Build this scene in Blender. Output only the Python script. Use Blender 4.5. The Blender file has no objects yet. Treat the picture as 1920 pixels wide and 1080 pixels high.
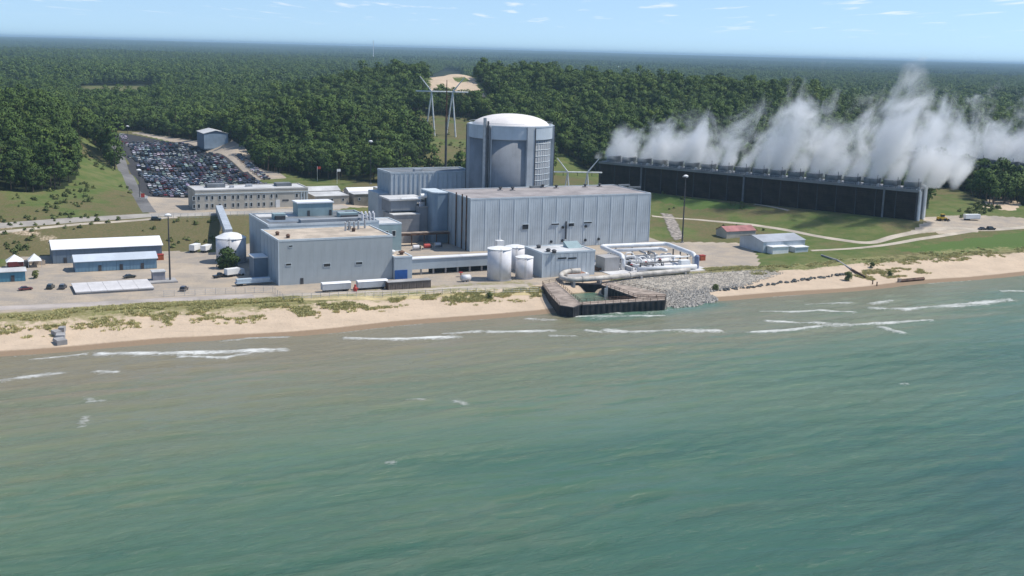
import bpy, math, random
import numpy as np
from mathutils import Matrix, Vector
random.seed(7); rng = np.random.default_rng(7)
scene = bpy.context.scene
# ------------------------------------------------------------------ camera
F, CAMH = 2200.0, 92.0
ROLL = math.radians(1.55); PITCH = math.atan(446 / F); TH = math.radians(25.5)
cT, sT = math.cos(TH), math.sin(TH)
cd = bpy.data.cameras.new('camera'); cam = bpy.data.objects.new('camera', cd); scene.collection.objects.link(cam)
cd.sensor_width = 36; cd.lens = F / 1920 * 36; cd.clip_start = 1; cd.clip_end = 90000
fw = Vector((0, math.cos(PITCH), -math.sin(PITCH))); up0 = Vector((0, math.sin(PITCH), math.cos(PITCH))); X = Vector((1, 0, 0))
rt = X * math.cos(ROLL) + up0 * math.sin(ROLL); up = up0 * math.cos(ROLL) - X * math.sin(ROLL)
M = Matrix((rt, up, -fw)).transposed().to_4x4(); M.translation = (0, 0, CAMH)
cam.matrix_world = M; scene.camera = cam
# ------------------------------------------------------------------ sky, sun, exposure
SUN_EL, SUN_AZ = math.radians(57), math.radians(83)          # azimuth clockwise from +Y
scene.view_settings.view_transform = 'Standard'; scene.view_settings.look = 'None'
scene.view_settings.exposure = 0.12; scene.view_settings.gamma = 1; scene.view_settings.use_curve_mapping = False
w = bpy.data.worlds.new('World'); scene.world = w; w.use_nodes = True
nt = w.node_tree; nt.nodes.clear()
def N(nt, t, **kw):
    n = nt.nodes.new(t)
    for k, v in kw.items(): setattr(n, k, v)
    return n
def mathn(nt, op, a, b=None, c=None, clamp=False):
    n = nt.nodes.new('ShaderNodeMath'); n.operation = op; n.use_clamp = clamp
    for i, v in enumerate((a, b, c)):
        if v is None: continue
        if isinstance(v, (int, float)): n.inputs[i].default_value = v
        else: nt.links.new(v, n.inputs[i])
    return n.outputs[0]
def mixc(nt, fac, a, b):
    n = nt.nodes.new('ShaderNodeMix'); n.data_type = 'RGBA'
    for sock, v in ((n.inputs[0], fac), (n.inputs[6], a), (n.inputs[7], b)):
        if isinstance(v, (int, float)): sock.default_value = v
        elif isinstance(v, (tuple, list)): sock.default_value = (*v[:3], 1)
        else: nt.links.new(v, sock)
    return n.outputs[2]
def sstep(nt, v, lo, hi):
    n = nt.nodes.new('ShaderNodeMapRange'); n.interpolation_type = 'SMOOTHSTEP'
    nt.links.new(v, n.inputs[0]); n.inputs[1].default_value = lo; n.inputs[2].default_value = hi
    return n.outputs[0]
def noise(nt, vec, scale, detail=4, rough=.55, dist=0.0):
    n = nt.nodes.new('ShaderNodeTexNoise'); n.inputs['Scale'].default_value = scale; n.inputs['Detail'].default_value = detail
    n.inputs['Roughness'].default_value = rough; n.inputs['Distortion'].default_value = dist
    if vec is not None: nt.links.new(vec, n.inputs['Vector'])
    return n.outputs['Fac']
def mapping(nt, vec, scale=(1, 1, 1), rot=(0, 0, 0), loc=(0, 0, 0)):
    n = nt.nodes.new('ShaderNodeMapping'); nt.links.new(vec, n.inputs[0])
    n.inputs['Scale'].default_value = scale; n.inputs['Rotation'].default_value = rot; n.inputs['Location'].default_value = loc
    return n.outputs[0]
sky = N(nt, 'ShaderNodeTexSky', sky_type='NISHITA', sun_disc=False, sun_elevation=SUN_EL, sun_rotation=SUN_AZ, altitude=100, air_density=1.0, dust_density=0.15, ozone_density=3.0)
tc = N(nt, 'ShaderNodeTexCoord'); sp = N(nt, 'ShaderNodeSeparateXYZ'); nt.links.new(tc.outputs['Generated'], sp.inputs[0])
zz = mathn(nt, 'ADD', mathn(nt, 'MAXIMUM', sp.outputs[2], 0.0), 0.006)   # a layer of fair-weather cumulus, seen edge-on near the horizon
cmb = N(nt, 'ShaderNodeCombineXYZ')
nt.links.new(mathn(nt, 'DIVIDE', sp.outputs[0], zz), cmb.inputs[0]); nt.links.new(mathn(nt, 'DIVIDE', sp.outputs[1], zz), cmb.inputs[1])
nt.links.new(mathn(nt, 'MULTIPLY', sp.outputs[2], 90), cmb.inputs[2])
cn = noise(nt, mapping(nt, cmb.outputs[0], (1.3, .28, .8)), 1.0, 5, .55)
cl = mathn(nt, 'MULTIPLY', sstep(nt, cn, .57, .74), sstep(nt, sp.outputs[2], .012, .03))
sv = N(nt, 'ShaderNodeCombineXYZ'); nt.links.new(sp.outputs[0], sv.inputs[0]); nt.links.new(sp.outputs[1], sv.inputs[1]); nt.links.new(mathn(nt, 'MULTIPLY_ADD', sp.outputs[2], .9, .105), sv.inputs[2])   # clear summer air: the blue reaches down to the horizon
nt.links.new(sv.outputs[0], sky.inputs[0])
skyc = mixc(nt, mathn(nt, 'MULTIPLY', cl, .5), sky.outputs[0], (7.2, 7.1, 7.2))
bg = N(nt, 'ShaderNodeBackground'); bg.inputs[1].default_value = .15; nt.links.new(skyc, bg.inputs[0])
nt.links.new(bg.outputs[0], N(nt, 'ShaderNodeOutputWorld').inputs[0])
sd = bpy.data.lights.new('sun', 'SUN'); sd.energy = 4.5; sd.angle = math.radians(.53); sd.color = (1, .95, .87)
sun = bpy.data.objects.new('sun', sd); scene.collection.objects.link(sun)
sdir = Vector((math.sin(SUN_AZ) * math.cos(SUN_EL), math.cos(SUN_AZ) * math.cos(SUN_EL), math.sin(SUN_EL)))
sun.rotation_euler = sdir.to_track_quat('Z', 'Y').to_euler()
scene.cycles.use_denoising = True; scene.cycles.volume_bounces = 4; scene.cycles.max_bounces = 6
scene.cycles.volume_step_rate = 1.0; scene.cycles.volume_max_steps = 256
scene.cycles.sample_clamp_indirect = 6
# ------------------------------------------------------------------ coordinates: s along the shore, t inland, origin W(0,0)
def W(s, t): return (s * cT - t * sT, 450 + s * sT + t * cT)
def ST(x, y): y = y - 450; return (x * cT + y * sT, -x * sT + y * cT)
def ray(px, py):
    u = (px - 960) / F; v = (540 - py) / F
    a = u * math.cos(ROLL) - v * math.sin(ROLL); b = u * math.sin(ROLL) + v * math.cos(ROLL)
    return (a, math.cos(PITCH) + b * math.sin(PITCH), -math.sin(PITCH) + b * math.cos(PITCH))
def GZ(px, py, z):
    d = ray(px, py); k = (z - CAMH) / d[2]; return ST(d[0] * k, d[1] * k)
# ------------------------------------------------------------------ materials
MATS = {}
def mat(name, col, rough=.7, var=.12, scale=.25, metal=0.0, spec=.3, streak=0.0, bump=0.0, bscale=3.0, col2=None, fine=0.0):
    if name in MATS: return MATS[name]
    m = bpy.data.materials.new(name); m.use_nodes = True; nt = m.node_tree; b = nt.nodes['Principled BSDF']
    b.inputs['Roughness'].default_value = rough; b.inputs['Metallic'].default_value = metal; b.inputs['Specular IOR Level'].default_value = spec
    tc = N(nt, 'ShaderNodeTexCoord'); v = tc.outputs['Object']
    n1 = noise(nt, v, scale, 5, .6)
    c2 = col2 or tuple(max(0, c * (1 - 2.2 * var)) for c in col); c1 = tuple(min(1, c * (1 + .8 * var)) for c in col)
    out = mixc(nt, sstep(nt, n1, .3, .7), c1, c2)
    if streak:
        n2 = noise(nt, mapping(nt, v, (1.1, 1.1, .06)), 1.0, 4, .6)
        out = mixc(nt, mathn(nt, 'MULTIPLY', sstep(nt, n2, .5, .78), streak), out, tuple(c * .45 for c in col))
    if fine:
        n3 = noise(nt, v, 1.6, 3, .7)
        out = mixc(nt, mathn(nt, 'MULTIPLY', sstep(nt, n3, .45, .7), fine), out, tuple(c * .5 for c in col))
    nt.links.new(out, b.inputs['Base Color'])
    if bump:
        bp = N(nt, 'ShaderNodeBump'); bp.inputs['Strength'].default_value = bump; bp.inputs['Distance'].default_value = .1
        nt.links.new(noise(nt, v, bscale, 4), bp.inputs['Height']); nt.links.new(bp.outputs[0], b.inputs['Normal'])
    MATS[name] = m; return m
# ------------------------------------------------------------------ mesh and object helpers
COL = scene.collection
def npmesh(name, v, f, smooth=False):
    v = np.asarray(v, np.float32); f = np.asarray(f, np.int32); me = bpy.data.meshes.new(name)
    k = f.shape[1]; me.vertices.add(len(v)); me.vertices.foreach_set('co', v.ravel())
    me.loops.add(f.size); me.loops.foreach_set('vertex_index', f.ravel())
    me.polygons.add(len(f)); me.polygons.foreach_set('loop_start', np.arange(0, f.size, k, dtype=np.int32))
    me.polygons.foreach_set('use_smooth', np.full(len(f), smooth)); me.update(calc_edges=True); return me
def tag(o, label=None, cat=None, group=None, kind=None):
    for k, v in (('label', label), ('category', cat), ('group', group), ('kind', kind)):
        if v: o[k] = v
    return o
def link(name, me, mats=(), parent=None):
    o = bpy.data.objects.new(name, me); COL.objects.link(o)
    for m in (mats if isinstance(mats, (list, tuple)) else [mats]): me.materials.append(m)
    if parent: o.parent = parent
    return o
class Th:
    """A thing: an Empty at its base; parts are given in the frame's own coordinates (site s, t, z by default)."""
    def __init__(self, name, label, cat, s, t, z, group=None, frame=None):
        self.o = bpy.data.objects.new(name, None); COL.objects.link(self.o); self.b = (s, t, z)
        x, y, r = frame(s, t) if frame else (*W(s, t), TH)
        self.o.location = (x, y, z); self.o.rotation_euler = (0, 0, r); tag(self.o, label, cat, group); self.o.empty_display_size = 1
    def part(self, name, mb, m, parent=None, smooth=False, label=None, kind=None):
        me = mb.mesh(name, self.b, smooth); o = link(name, me, m, parent or self.o)
        if label: o['label'] = label
        if kind: o['kind'] = kind
        return o
class MB:
    def __init__(self): self.v = []; self.f = []; self.mi = []
    def add(self, vs, fs, mi=0):
        n = len(self.v); self.v += [tuple(p) for p in vs]; self.f += [tuple(i + n for i in q) for q in fs]; self.mi += [mi] * len(fs); return self
    def box(self, s0, s1, t0, t1, z0, z1, mi=0):
        v = [(s0, t0, z0), (s1, t0, z0), (s1, t1, z0), (s0, t1, z0), (s0, t0, z1), (s1, t0, z1), (s1, t1, z1), (s0, t1, z1)]
        return self.add(v, [(0, 3, 2, 1), (4, 5, 6, 7), (0, 1, 5, 4), (1, 2, 6, 5), (2, 3, 7, 6), (3, 0, 4, 7)], mi)
    def gable(self, s0, s1, t0, t1, z0, zr, mi=0, ov=.3, th=.15):
        """double-pitch roof, ridge along s"""
        tm = (t0 + t1) / 2
        for a, b in ((t0 - ov, tm), (t1 + ov, tm)):
            v = [(s0 - ov, a, z0), (s1 + ov, a, z0), (s1 + ov, b, zr), (s0 - ov, b, zr)]
            v += [(p[0], p[1], p[2] + th) for p in v]
            self.add(v, [(0, 1, 2, 3), (7, 6, 5, 4), (0, 4, 5, 1), (1, 5, 6, 2), (2, 6, 7, 3), (3, 7, 4, 0)], mi)
        return self
    def gend(self, s, t0, t1, z0, zr, d=.1, mi=0):
        v = [(s, t0, z0), (s, t1, z0), (s, (t0 + t1) / 2, zr), (s + d, t0, z0), (s + d, t1, z0), (s + d, (t0 + t1) / 2, zr)]
        return self.add(v, [(0, 1, 2), (3, 5, 4), (0, 3, 4, 1), (1, 4, 5, 2), (2, 5, 3, 0)], mi)
    def lathe(self, cs, ct, prof, n=32, mi=0, a0=0.0):
        vs = []; fs = []
        for r, z in prof:
            for k in range(n):
                a = a0 + 2 * math.pi * k / n; vs.append((cs + r * math.cos(a), ct + r * math.sin(a), z))
        for j in range(len(prof) - 1):
            for k in range(n):
                k2 = (k + 1) % n; fs.append((j * n + k, j * n + k2, (j + 1) * n + k2, (j + 1) * n + k))
        fs.append(tuple(range(n - 1, -1, -1))); fs.append(tuple((len(prof) - 1) * n + k for k in range(n)))
        return self.add(vs, fs, mi)
    def tube(self, pts, r, n=8, mi=0):
        P = [Vector(p) for p in pts]; rs = r if isinstance(r, (list, tuple)) else [r] * len(P); vs = []; fs = []
        for i, p in enumerate(P):
            d = ((P[min(i + 1, len(P) - 1)] - P[max(i - 1, 0)])).normalized()
            a = Vector((0, 0, 1)) if abs(d.z) < .9 else Vector((1, 0, 0)); e = d.cross(a).normalized(); g = e.cross(d)
            for k in range(n):
                q = 2 * math.pi * k / n; vs.append(p + (e * math.cos(q) + g * math.sin(q)) * rs[i])
        for j in range(len(P) - 1):
            for k in range(n):
                k2 = (k + 1) % n; fs.append((j * n + k, j * n + k2, (j + 1) * n + k2, (j + 1) * n + k))
        fs.append(tuple(range(n - 1, -1, -1))); fs.append(tuple((len(P) - 1) * n + k for k in range(n)))
        return self.add(vs, fs, mi)
    def bar(self, a, b, w, h=None, mi=0):
        """square bar between two points"""
        return self.tube([a, b], (w * .7071 if h is None else w * .7071), 4, mi)
    def prism(self, poly, z0, z1, mi=0):
        n = len(poly); v = [(p[0], p[1], z0) for p in poly] + [(p[0], p[1], z1) for p in poly]
        return self.add(v, [tuple(range(n - 1, -1, -1)), tuple(range(n, 2 * n))] + [(i, (i + 1) % n, n + (i + 1) % n, n + i) for i in range(n)], mi)
    def mesh(self, name, base=(0, 0, 0), smooth=False):
        me = bpy.data.meshes.new(name); me.from_pydata([(a - base[0], b - base[1], c - base[2]) for a, b, c in self.v], [], self.f)
        if any(self.mi): me.polygons.foreach_set('material_index', self.mi)
        if smooth: me.polygons.foreach_set('use_smooth', [True] * len(me.polygons))
        me.update(); return me
def arc(cx, cy, r, a0, a1, n, z): return [(cx + r * math.cos(a0 + (a1 - a0) * i / n), cy + r * math.sin(a0 + (a1 - a0) * i / n), z) for i in range(n + 1)]
def copytree(o, parent=None):
    c = o.copy(); COL.objects.link(c); c.parent = parent
    for ch in [x for x in bpy.data.objects if x.parent == o]: copytree(ch, c)
    return c
# ================================================================== TERRAIN
CTR, CTL = (205.0, 596.0), (51.0, 709.0)                       # lake-side foot line of the long cooling tower (world)
CTLEN = math.dist(CTR, CTL); CTA = ((CTL[0] - CTR[0]) / CTLEN, (CTL[1] - CTR[1]) / CTLEN)
C2R, C2L = (330.0, 692.0), (262.0, 802.0)
ctl = []
def cp(*p): ctl.extend(p)
for s in (-420, -330, -260, -200, -150, -100, -50, 0, 50, 90):
    for t in (-10, 25, 60, 95): cp((s, t, 3.0))
for s in (-60, -20, 20, 60, 100): cp((s, 120, 3.0))
for s in (0, 40, 80): cp((s, 155, 3.2))
for s in (-420, -330, -260, -200, -150, -110, -75): cp((s, 110, 3.2))
cp((-420, 152, 11), (-330, 150, 10.5), (-260, 148, 10.2), (-178, 150.8, 10), (-144, 163, 10), (-106, 168, 10), (-74, 166, 10), (-40, 168, 10), (-10, 178, 10), (30, 195, 10))
for s, t, z in ((-100, 200, 10), (-60, 200, 10), (-30, 200, 10), (0, 215, 10), (-100, 260, 10), (-60, 260, 10), (-20, 260, 10.5), (-95, 330, 11), (-40, 330, 11.5), (-90, 420, 12), (-40, 430, 13), (-85, 520, 13.5), (-45, 540, 14), (-83, 630, 15), (-50, 640, 16), (-80, 740, 18)): cp((s, t, z))
cp((-108, 190, 10.3), (-140, 190, 12), (-180, 185, 13), (-230, 190, 14.5), (-320, 190, 17), (-160, 245, 21), (-120, 245, 14.5), (-230, 250, 25), (-320, 260, 30), (-122, 300, 22), (-150, 300, 28), (-200, 320, 36), (-260, 360, 43), (-360, 400, 46), (-120, 370, 27), (-150, 400, 37), (-190, 450, 46), (-118, 470, 28), (-150, 520, 40), (-110, 580, 22), (-140, 640, 24), (-240, 540, 46), (-180, 640, 18), (-260, 700, 15), (-120, 700, 17), (-200, 800, 14), (-100, 800, 16), (-400, 700, 18))
cp((-12, 320, 14), (5, 300, 12), (20, 340, 21), (40, 380, 32), (10, 410, 33), (50, 430, 35), (20, 470, 36), (-10, 470, 24), (85, 430, 29), (-10, 540, 17), (15, 550, 20), (-20, 620, 15), (30, 620, 14), (80, 600, 19), (90, 520, 20), (60, 500, 25), (120, 470, 24), (152, 464, 27), (172, 472, 26), (90, 289, 13), (110, 330, 16), (100, 370, 26), (60, 250, 10.5), (130, 400, 21), (140, 300, 15), (60, 320, 22), (200, 430, 27), (170, 350, 20), (131, 203, 13), (110, 190, 9), (40, 720, 14), (130, 640, 24), (80, 680, 15))
for k in range(0, 13):
    x = CTR[0] + CTA[0] * CTLEN * k / 12; y = CTR[1] + CTA[1] * CTLEN * k / 12; nx, ny = -CTA[1], CTA[0]   # (nx,ny) points to the lake side
    if nx * 0 + ny * -1 < 0: nx, ny = -nx, -ny
    for d, z in ((-25, 12.2), (-3, 12), (9, 11.8)): cp((*ST(x + nx * d, y + ny * d), z))
    if k < 10: cp((*ST(x + nx * 38, y + ny * 38), 6.8 if k > 1 else 8.2))
cp((140, 0, 3.4), (115, 40, 3.3), (140, 45, 3.8), (165, 20, 4), (203, 22, 6), (200, 0, 4), (240, 8, 5.5), (274, 24, 8.6), (270, 0, 4.6), (330, 20, 9.5), (330, 0, 5), (400, 20, 10), (420, 0, 6), (120, 75, 4), (130, 95, 6.5), (125, 130, 10), (115, 160, 11))
cp((304, 62, 12), (322, 80, 14), (355, 98, 14), (368, 120, 13), (400, 60, 14), (430, 100, 14), (340, 130, 14), (385, 165, 14), (396, 120, 14), (400, 220, 16), (420, 160, 18), (300, 120, 14), (280, 200, 16), (300, 300, 20))
cp((230, 330, 22), (300, 400, 36), (240, 470, 36), (263, 615, 38), (300, 790, 64), (285, 705, 36), (330, 760, 58), (255, 720, 46), (220, 700, 44), (180, 600, 40), (350, 600, 50), (420, 700, 54), (470, 800, 56), (520, 640, 50), (420, 480, 40), (560, 500, 40), (500, 350, 28), (650, 600, 40), (640, 850, 38), (420, 950, 32), (600, 1000, 24), (0, 800, 14), (20, 1000, 15), (100, 800, 18), (170, 780, 38), (150, 900, 26), (250, 1000, 24), (700, 300, 26), (600, 150, 20), (900, 500, 24), (900, 900, 24), (-400, 1000, 15), (-100, 1000, 15), (600, 20, 9))
ctl = np.array(ctl); A = np.sqrt(((ctl[:, None, :2] - ctl[None, :, :2]) ** 2).sum(-1) + 9.0)
n_ = len(ctl); K = np.zeros((n_ + 3, n_ + 3)); K[:n_, :n_] = -A + np.eye(n_) * 1.2; Q = np.c_[np.ones(n_), ctl[:, :2]]; K[:n_, n_:] = Q; K[n_:, :n_] = Q.T
wts = np.linalg.solve(K, np.r_[ctl[:, 2], 0, 0, 0])
def vnoise(x, y, seed=0):
    xi = np.floor(x).astype(np.int64); yi = np.floor(y).astype(np.int64); fx = x - xi; fy = y - yi; fx = fx * fx * (3 - 2 * fx); fy = fy * fy * (3 - 2 * fy)
    def h(a, b):
        q = np.sin(a * 127.1 + b * 311.7 + seed * 74.7) * 43758.5453; return q - np.floor(q)
    return (h(xi, yi) * (1 - fx) + h(xi + 1, yi) * fx) * (1 - fy) + (h(xi, yi + 1) * (1 - fx) + h(xi + 1, yi + 1) * fx) * fy
def fbm(x, y, o=4, seed=0):
    r = 0; a = .5
    for i in range(o): r = r + a * vnoise(x * 2 ** i + 13.7 * i, y * 2 ** i - 7.3 * i, seed + i); a *= .5
    return r / (1 - .5 ** o)
def ss(x, a, b): q = np.clip((x - a) / (b - a), 0, 1); return q * q * (3 - 2 * q)
def shore_t(s): return -43 + 1.6 * np.sin(s * .031 + 1) + 1.0 * np.sin(s * .083) + 2.2 * (fbm(s * .05, s * 0 + 3., 3) - .5)
def height0(s, t):
    s = np.asarray(s, float); t = np.asarray(t, float); shp = s.shape; s = s.ravel(); t = t.ravel(); z = np.empty_like(s)
    sc = np.clip(s, -420, 900); tc_ = np.clip(t, -10, 1400)
    for i in range(0, len(s), 40000):
        d = np.sqrt((sc[i:i + 40000, None] - ctl[None, :, 0]) ** 2 + (tc_[i:i + 40000, None] - ctl[None, :, 1]) ** 2 + 9.0)
        z[i:i + 40000] = -d @ wts[:n_] + wts[n_] + wts[n_ + 1] * sc[i:i + 40000] + wts[n_ + 2] * tc_[i:i + 40000]
    hill = ss(z, 11.5, 22) * ss(t, 170, 260)
    hill = hill * (1 - ss(s, -116, -104) * ss(-s, 12, 26) * ss(-t, -680, -640))
    hill = hill * (1 - .9 * np.exp(-(((s - 110) / 105) ** 2 + ((t - 440) / 130) ** 2)))
    z = z + hill * (30 * (fbm(s * .009, t * .009, 3, 5) - .5) + 7 * (fbm(s * .02, t * .02, 4, 6) - .5))
    far = 17 + 22 * (fbm(s / 2600, t / 2600, 4, 9) - .5) + 12 * (fbm(s / 420, t / 420, 3, 2) - .5)
    far = far + 52 * ss(np.hypot(s, t), 3000, 30000)
    r = np.maximum(np.maximum(ss(t, 880, 1200), ss(s, 700, 1000) * ss(t, 50, 200)), ss(-s, 380, 700) * ss(t, 180, 400))
    z = z * (1 - r) + far * r
    yard = ss(t, -6, 0) * ss(-t, -108, -104)
    st = shore_t(s); d = t - st
    beach = np.interp(d, [-400, -60, -14, 0, 10, 21, 27, 36, 44], [-9, -4, -1.0, 0.0, .55, 1.35, 2.3, 3.5, 3.3])
    dune = ss(d, 17, 25) * ss(-d, -46, -38) * (1.5 * (fbm(s * .09, t * .09, 3, 4) - .45)) * (1 - ss(s, -12, -2) * ss(-s, -112, -100))
    b = ss(d, 36, 50)
    z = (beach + dune) * (1 - b) + z * b
    # the mouth of the discharge basin is dredged
    k = ss(s, 5, 8.5) * ss(-s, -31, -27.5) * ss(-t, 12, 14); z = z * (1 - k) + np.minimum(z, -2.5) * k
    return z.reshape(shp)
def axis(lo, hi, step, far_lo, far_hi, g=1.22):
    a = list(np.arange(lo, hi + .1, step)); d = step
    while a[-1] < far_hi: d *= g; a.append(a[-1] + d)
    d = step; b = []; x = lo
    while x > far_lo: d *= g; x -= d; b.append(x)
    return np.array(b[::-1] + a)
gs = axis(-300, 430, 2.5, -40000, 40000); gt = axis(-64, 660, 2.5, -500, 42000, 1.16)
GS, GT = np.meshgrid(gs, gt); GH = height0(GS, GT)
def hz(s, t):
    """height of the ground mesh itself"""
    s = np.asarray(s, float); t = np.asarray(t, float)
    i = np.clip(np.searchsorted(gs, s) - 1, 0, len(gs) - 2); j = np.clip(np.searchsorted(gt, t) - 1, 0, len(gt) - 2)
    u = (s - gs[i]) / (gs[i + 1] - gs[i]); v = (t - gt[j]) / (gt[j + 1] - gt[j])
    return (GH[j, i] * (1 - u) + GH[j, i + 1] * u) * (1 - v) + (GH[j + 1, i] * (1 - u) + GH[j + 1, i + 1] * u) * v
def zg(s, t): return float(hz(s, t))
def GT_(px, py, far=9000):
    """first point of the ground seen at a pixel of the photograph"""
    d = np.array(ray(px, py)); k = np.geomspace(250, far, 1400); p = d[None] * k[:, None]
    y = p[:, 1] - 450; s = p[:, 0] * cT + y * sT; t = -p[:, 0] * sT + y * cT
    dz = p[:, 2] + CAMH - hz(s, t); i = np.argmax(dz < 0)
    if i == 0: i = len(k) - 1
    f = dz[i - 1] / (dz[i - 1] - dz[i] + 1e-9); return (s[i - 1] + (s[i] - s[i - 1]) * f, t[i - 1] + (t[i] - t[i - 1]) * f)
def inpoly(poly, s, t):
    s = np.asarray(s); t = np.asarray(t); c = np.zeros(s.shape, bool); n = len(poly)
    for i in range(n):
        x1, y1 = poly[i]; x2, y2 = poly[i - 1]
        k = ((y1 > t) != (y2 > t)) & (s < (x2 - x1) * (t - y1) / (y2 - y1 + 1e-12) + x1); c ^= k
    return c
def pdist(pl, s, t):
    d = np.full(np.shape(s), 1e9)
    for (x1, y1), (x2, y2) in zip(pl[:-1], pl[1:]):
        q = np.clip(((s - x1) * (x2 - x1) + (t - y1) * (y2 - y1)) / ((x2 - x1) ** 2 + (y2 - y1) ** 2 + 1e-9), 0, 1)
        d = np.minimum(d, np.hypot(s - x1 - q * (x2 - x1), t - y1 - q * (y2 - y1)))
    return d
def PX(*pts): return [GT_(*p) for p in pts]
# ------------------------------------------------------------------ open ground
lot_poly = [(-105, 232), (-101, 300), (-93, 420), (-88, 520), (-86, 615), (-66, 622), (-40, 540), (-33, 430), (-30, 330), (-26, 232)]
open_polys = dict(
    left=PX((-60, 352), (60, 362), (118, 354), (150, 322), (140, 285), (105, 252), (135, 246), (190, 285), (235, 340), (262, 385), (262, 415), (-60, 440)),
    tower=PX((745, 214), (830, 216), (930, 238), (960, 290), (950, 336), (690, 337), (775, 312), (806, 284), (770, 246)),
    right=PX((1030, 284), (1075, 298), (1118, 322), (1200, 345), (1200, 372), (1030, 372)), bank=PX((1736, 420), (1746, 348), (1800, 356), (1838, 374), (1852, 400), (1800, 420)),
    field=PX((128, 197), (150, 165), (280, 158), (312, 170), (258, 195)), glade=PX((650, 150), (662, 136), (738, 136), (745, 148)),
    blow=PX((795, 205), (800, 146), (836, 131), (866, 138), (895, 154), (938, 178), (930, 205)))
blowsand = PX((802, 182), (808, 146), (836, 132), (866, 140), (892, 156), (930, 180), (905, 188), (872, 182))
lotroad = [(-112, 170), (-108, 232), (-105, 300), (-97, 420), (-92, 520), (-89, 640), (-92, 740)]
openA = [(-160, 176), (-125, 176), (-112, 250), (-108, 330), (-102, 420), (-97, 520), (-95, 640), (-96, 760), (-84, 760), (-80, 660), (-50, 640), (-28, 560), (-16, 460), (-14, 400), (-18, 330), (0, 295), (40, 262), (70, 250), (100, 225), (128, 230), (150, 262), (185, 232), (200, 190), (285, 40), (300, 58), (335, 72), (395, 52), (900, 30), (900, -60), (-900, -60), (-900, 158), (-260, 158)]
field1 = [(-75, 985), (-50, 975), (30, 1120), (60, 1210), (20, 1230), (-30, 1130)]
field2 = [(380, 1400), (420, 1420), (500, 1480), (480, 1520), (420, 1480)]
ct2open = [ST(*p) for p in ((262, 790), (285, 826), (366, 702), (340, 672), (322, 690))]
ct1open = [ST(CTL[0] - 14, CTL[1] + 2), ST(CTL[0] + 8, CTL[1] + 34), ST(CTR[0] + 34, CTR[1] + 18), ST(*CTR)]
def is_open(s, t):
    o = inpoly(openA, s, t) | (t < np.where(np.asarray(s) > 285, 30, 150))
    for p in (*open_polys.values(), ct2open, ct1open, lot_poly): o |= inpoly(p, s, t)
    return o
# ------------------------------------------------------------------ the ground sheet
XW = GS * cT - GT * sT; YW = 450 + GS * sT + GT * cT
nr, nc = GS.shape; idx = np.arange(nr * nc).reshape(nr, nc)
gf = np.stack([idx[:-1, :-1], idx[:-1, 1:], idx[1:, 1:], idx[1:, :-1]], -1).reshape(-1, 4)
gme = npmesh('ground', np.stack([XW, YW, GH], -1).reshape(-1, 3), gf, True)
S, T = GS.ravel(), GT.ravel(); opn = np.maximum(is_open(S, T), (np.hypot(S, T) > 1300) & (fbm(S / 260, T / 160, 3, 31) > .64)).astype(float); d_sh = T - shore_t(S)
blowm = (inpoly(blowsand, S, T) & (fbm(S * .05, T * .05, 3, 77) > .42)) | inpoly(PX((1838, 388), (1858, 370), (1890, 364), (1915, 384), (1900, 396)), S, T)
yardp = [(-300, 6), (-300, 88), (-180, 90), (-172, 108), (-112, 108), (-96, 100), (-80, 112), (-45, 150), (0, 170), (90, 172), (112, 120), (112, 66), (150, 48), (128, 14), (122, 3), (110, -4), (44, -8), (6, -14), (-90, -4), (-180, 2)]
yard = inpoly(yardp, S, T); lotm = inpoly(lot_poly, S, T)
rpad = inpoly([(225, 25), (262, 22), (300, 28), (330, 24), (332, 34), (300, 56), (262, 52), (252, 40)], S, T)
barnp = inpoly([(-32, 300), (-12, 300), (-14, 400), (-14, 470), (-26, 560), (-50, 630), (-60, 630), (-40, 545), (-33, 430)], S, T)
offp = inpoly([(-112, 166), (-112, 238), (30, 240), (60, 200), (20, 188), (-20, 172), (-60, 168)], S, T)
sand = np.maximum(ss(-d_sh, -36, -30), blowm * 1.0)
wet = ss(-d_sh, -8.5, -3.5)
green = np.zeros_like(S)
lawn = (inpoly([GT_(*p) for p in ((1225, 362), (1400, 385), (1420, 392), (1300, 392), (1225, 374))], S, T)) | (inpoly([GT_(*p) for p in ((1690, 470), (1800, 450), (1960, 428), (1960, 466), (1760, 476))], S, T))
green[lawn] = 1.0
bluff = (T > 105) & (T < 168) & (S < -70)
gravel = np.maximum.reduce([yard * 1.0, rpad * 1.0, barnp * .9, offp * .85])
dry = ss(fbm(S * .02, T * .02, 4, 3), .38, .62) * .7 + .9 * bluff
sandb = ss(fbm(S * .05, T * .05, 3, 8), .66, .78) * bluff * .5
def attr(me, name, cols):
    a = me.color_attributes.new(name, 'FLOAT_COLOR', 'POINT'); a.data.foreach_set('color', np.stack(cols, -1).astype(np.float32).ravel())
attr(gme, 'surf', (np.clip(sand + sandb, 0, 1), gravel, lotm * 1.0, np.ones_like(S)))
dgr = ss(d_sh, 20, 34) * ss(-d_sh, -50, -45) * (S < 6) * np.where(S < -84, 1, .75) + .8 * ss(d_sh, 27, 36) * ss(-d_sh, -48, -42) * (S > 60)
attr(gme, 'surf3', (dgr, dgr * 0, dgr * 0, np.ones_like(S)))
attr(gme, 'surf2', (green, np.clip(dry, 0, 1), 1 - opn, wet))
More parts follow.
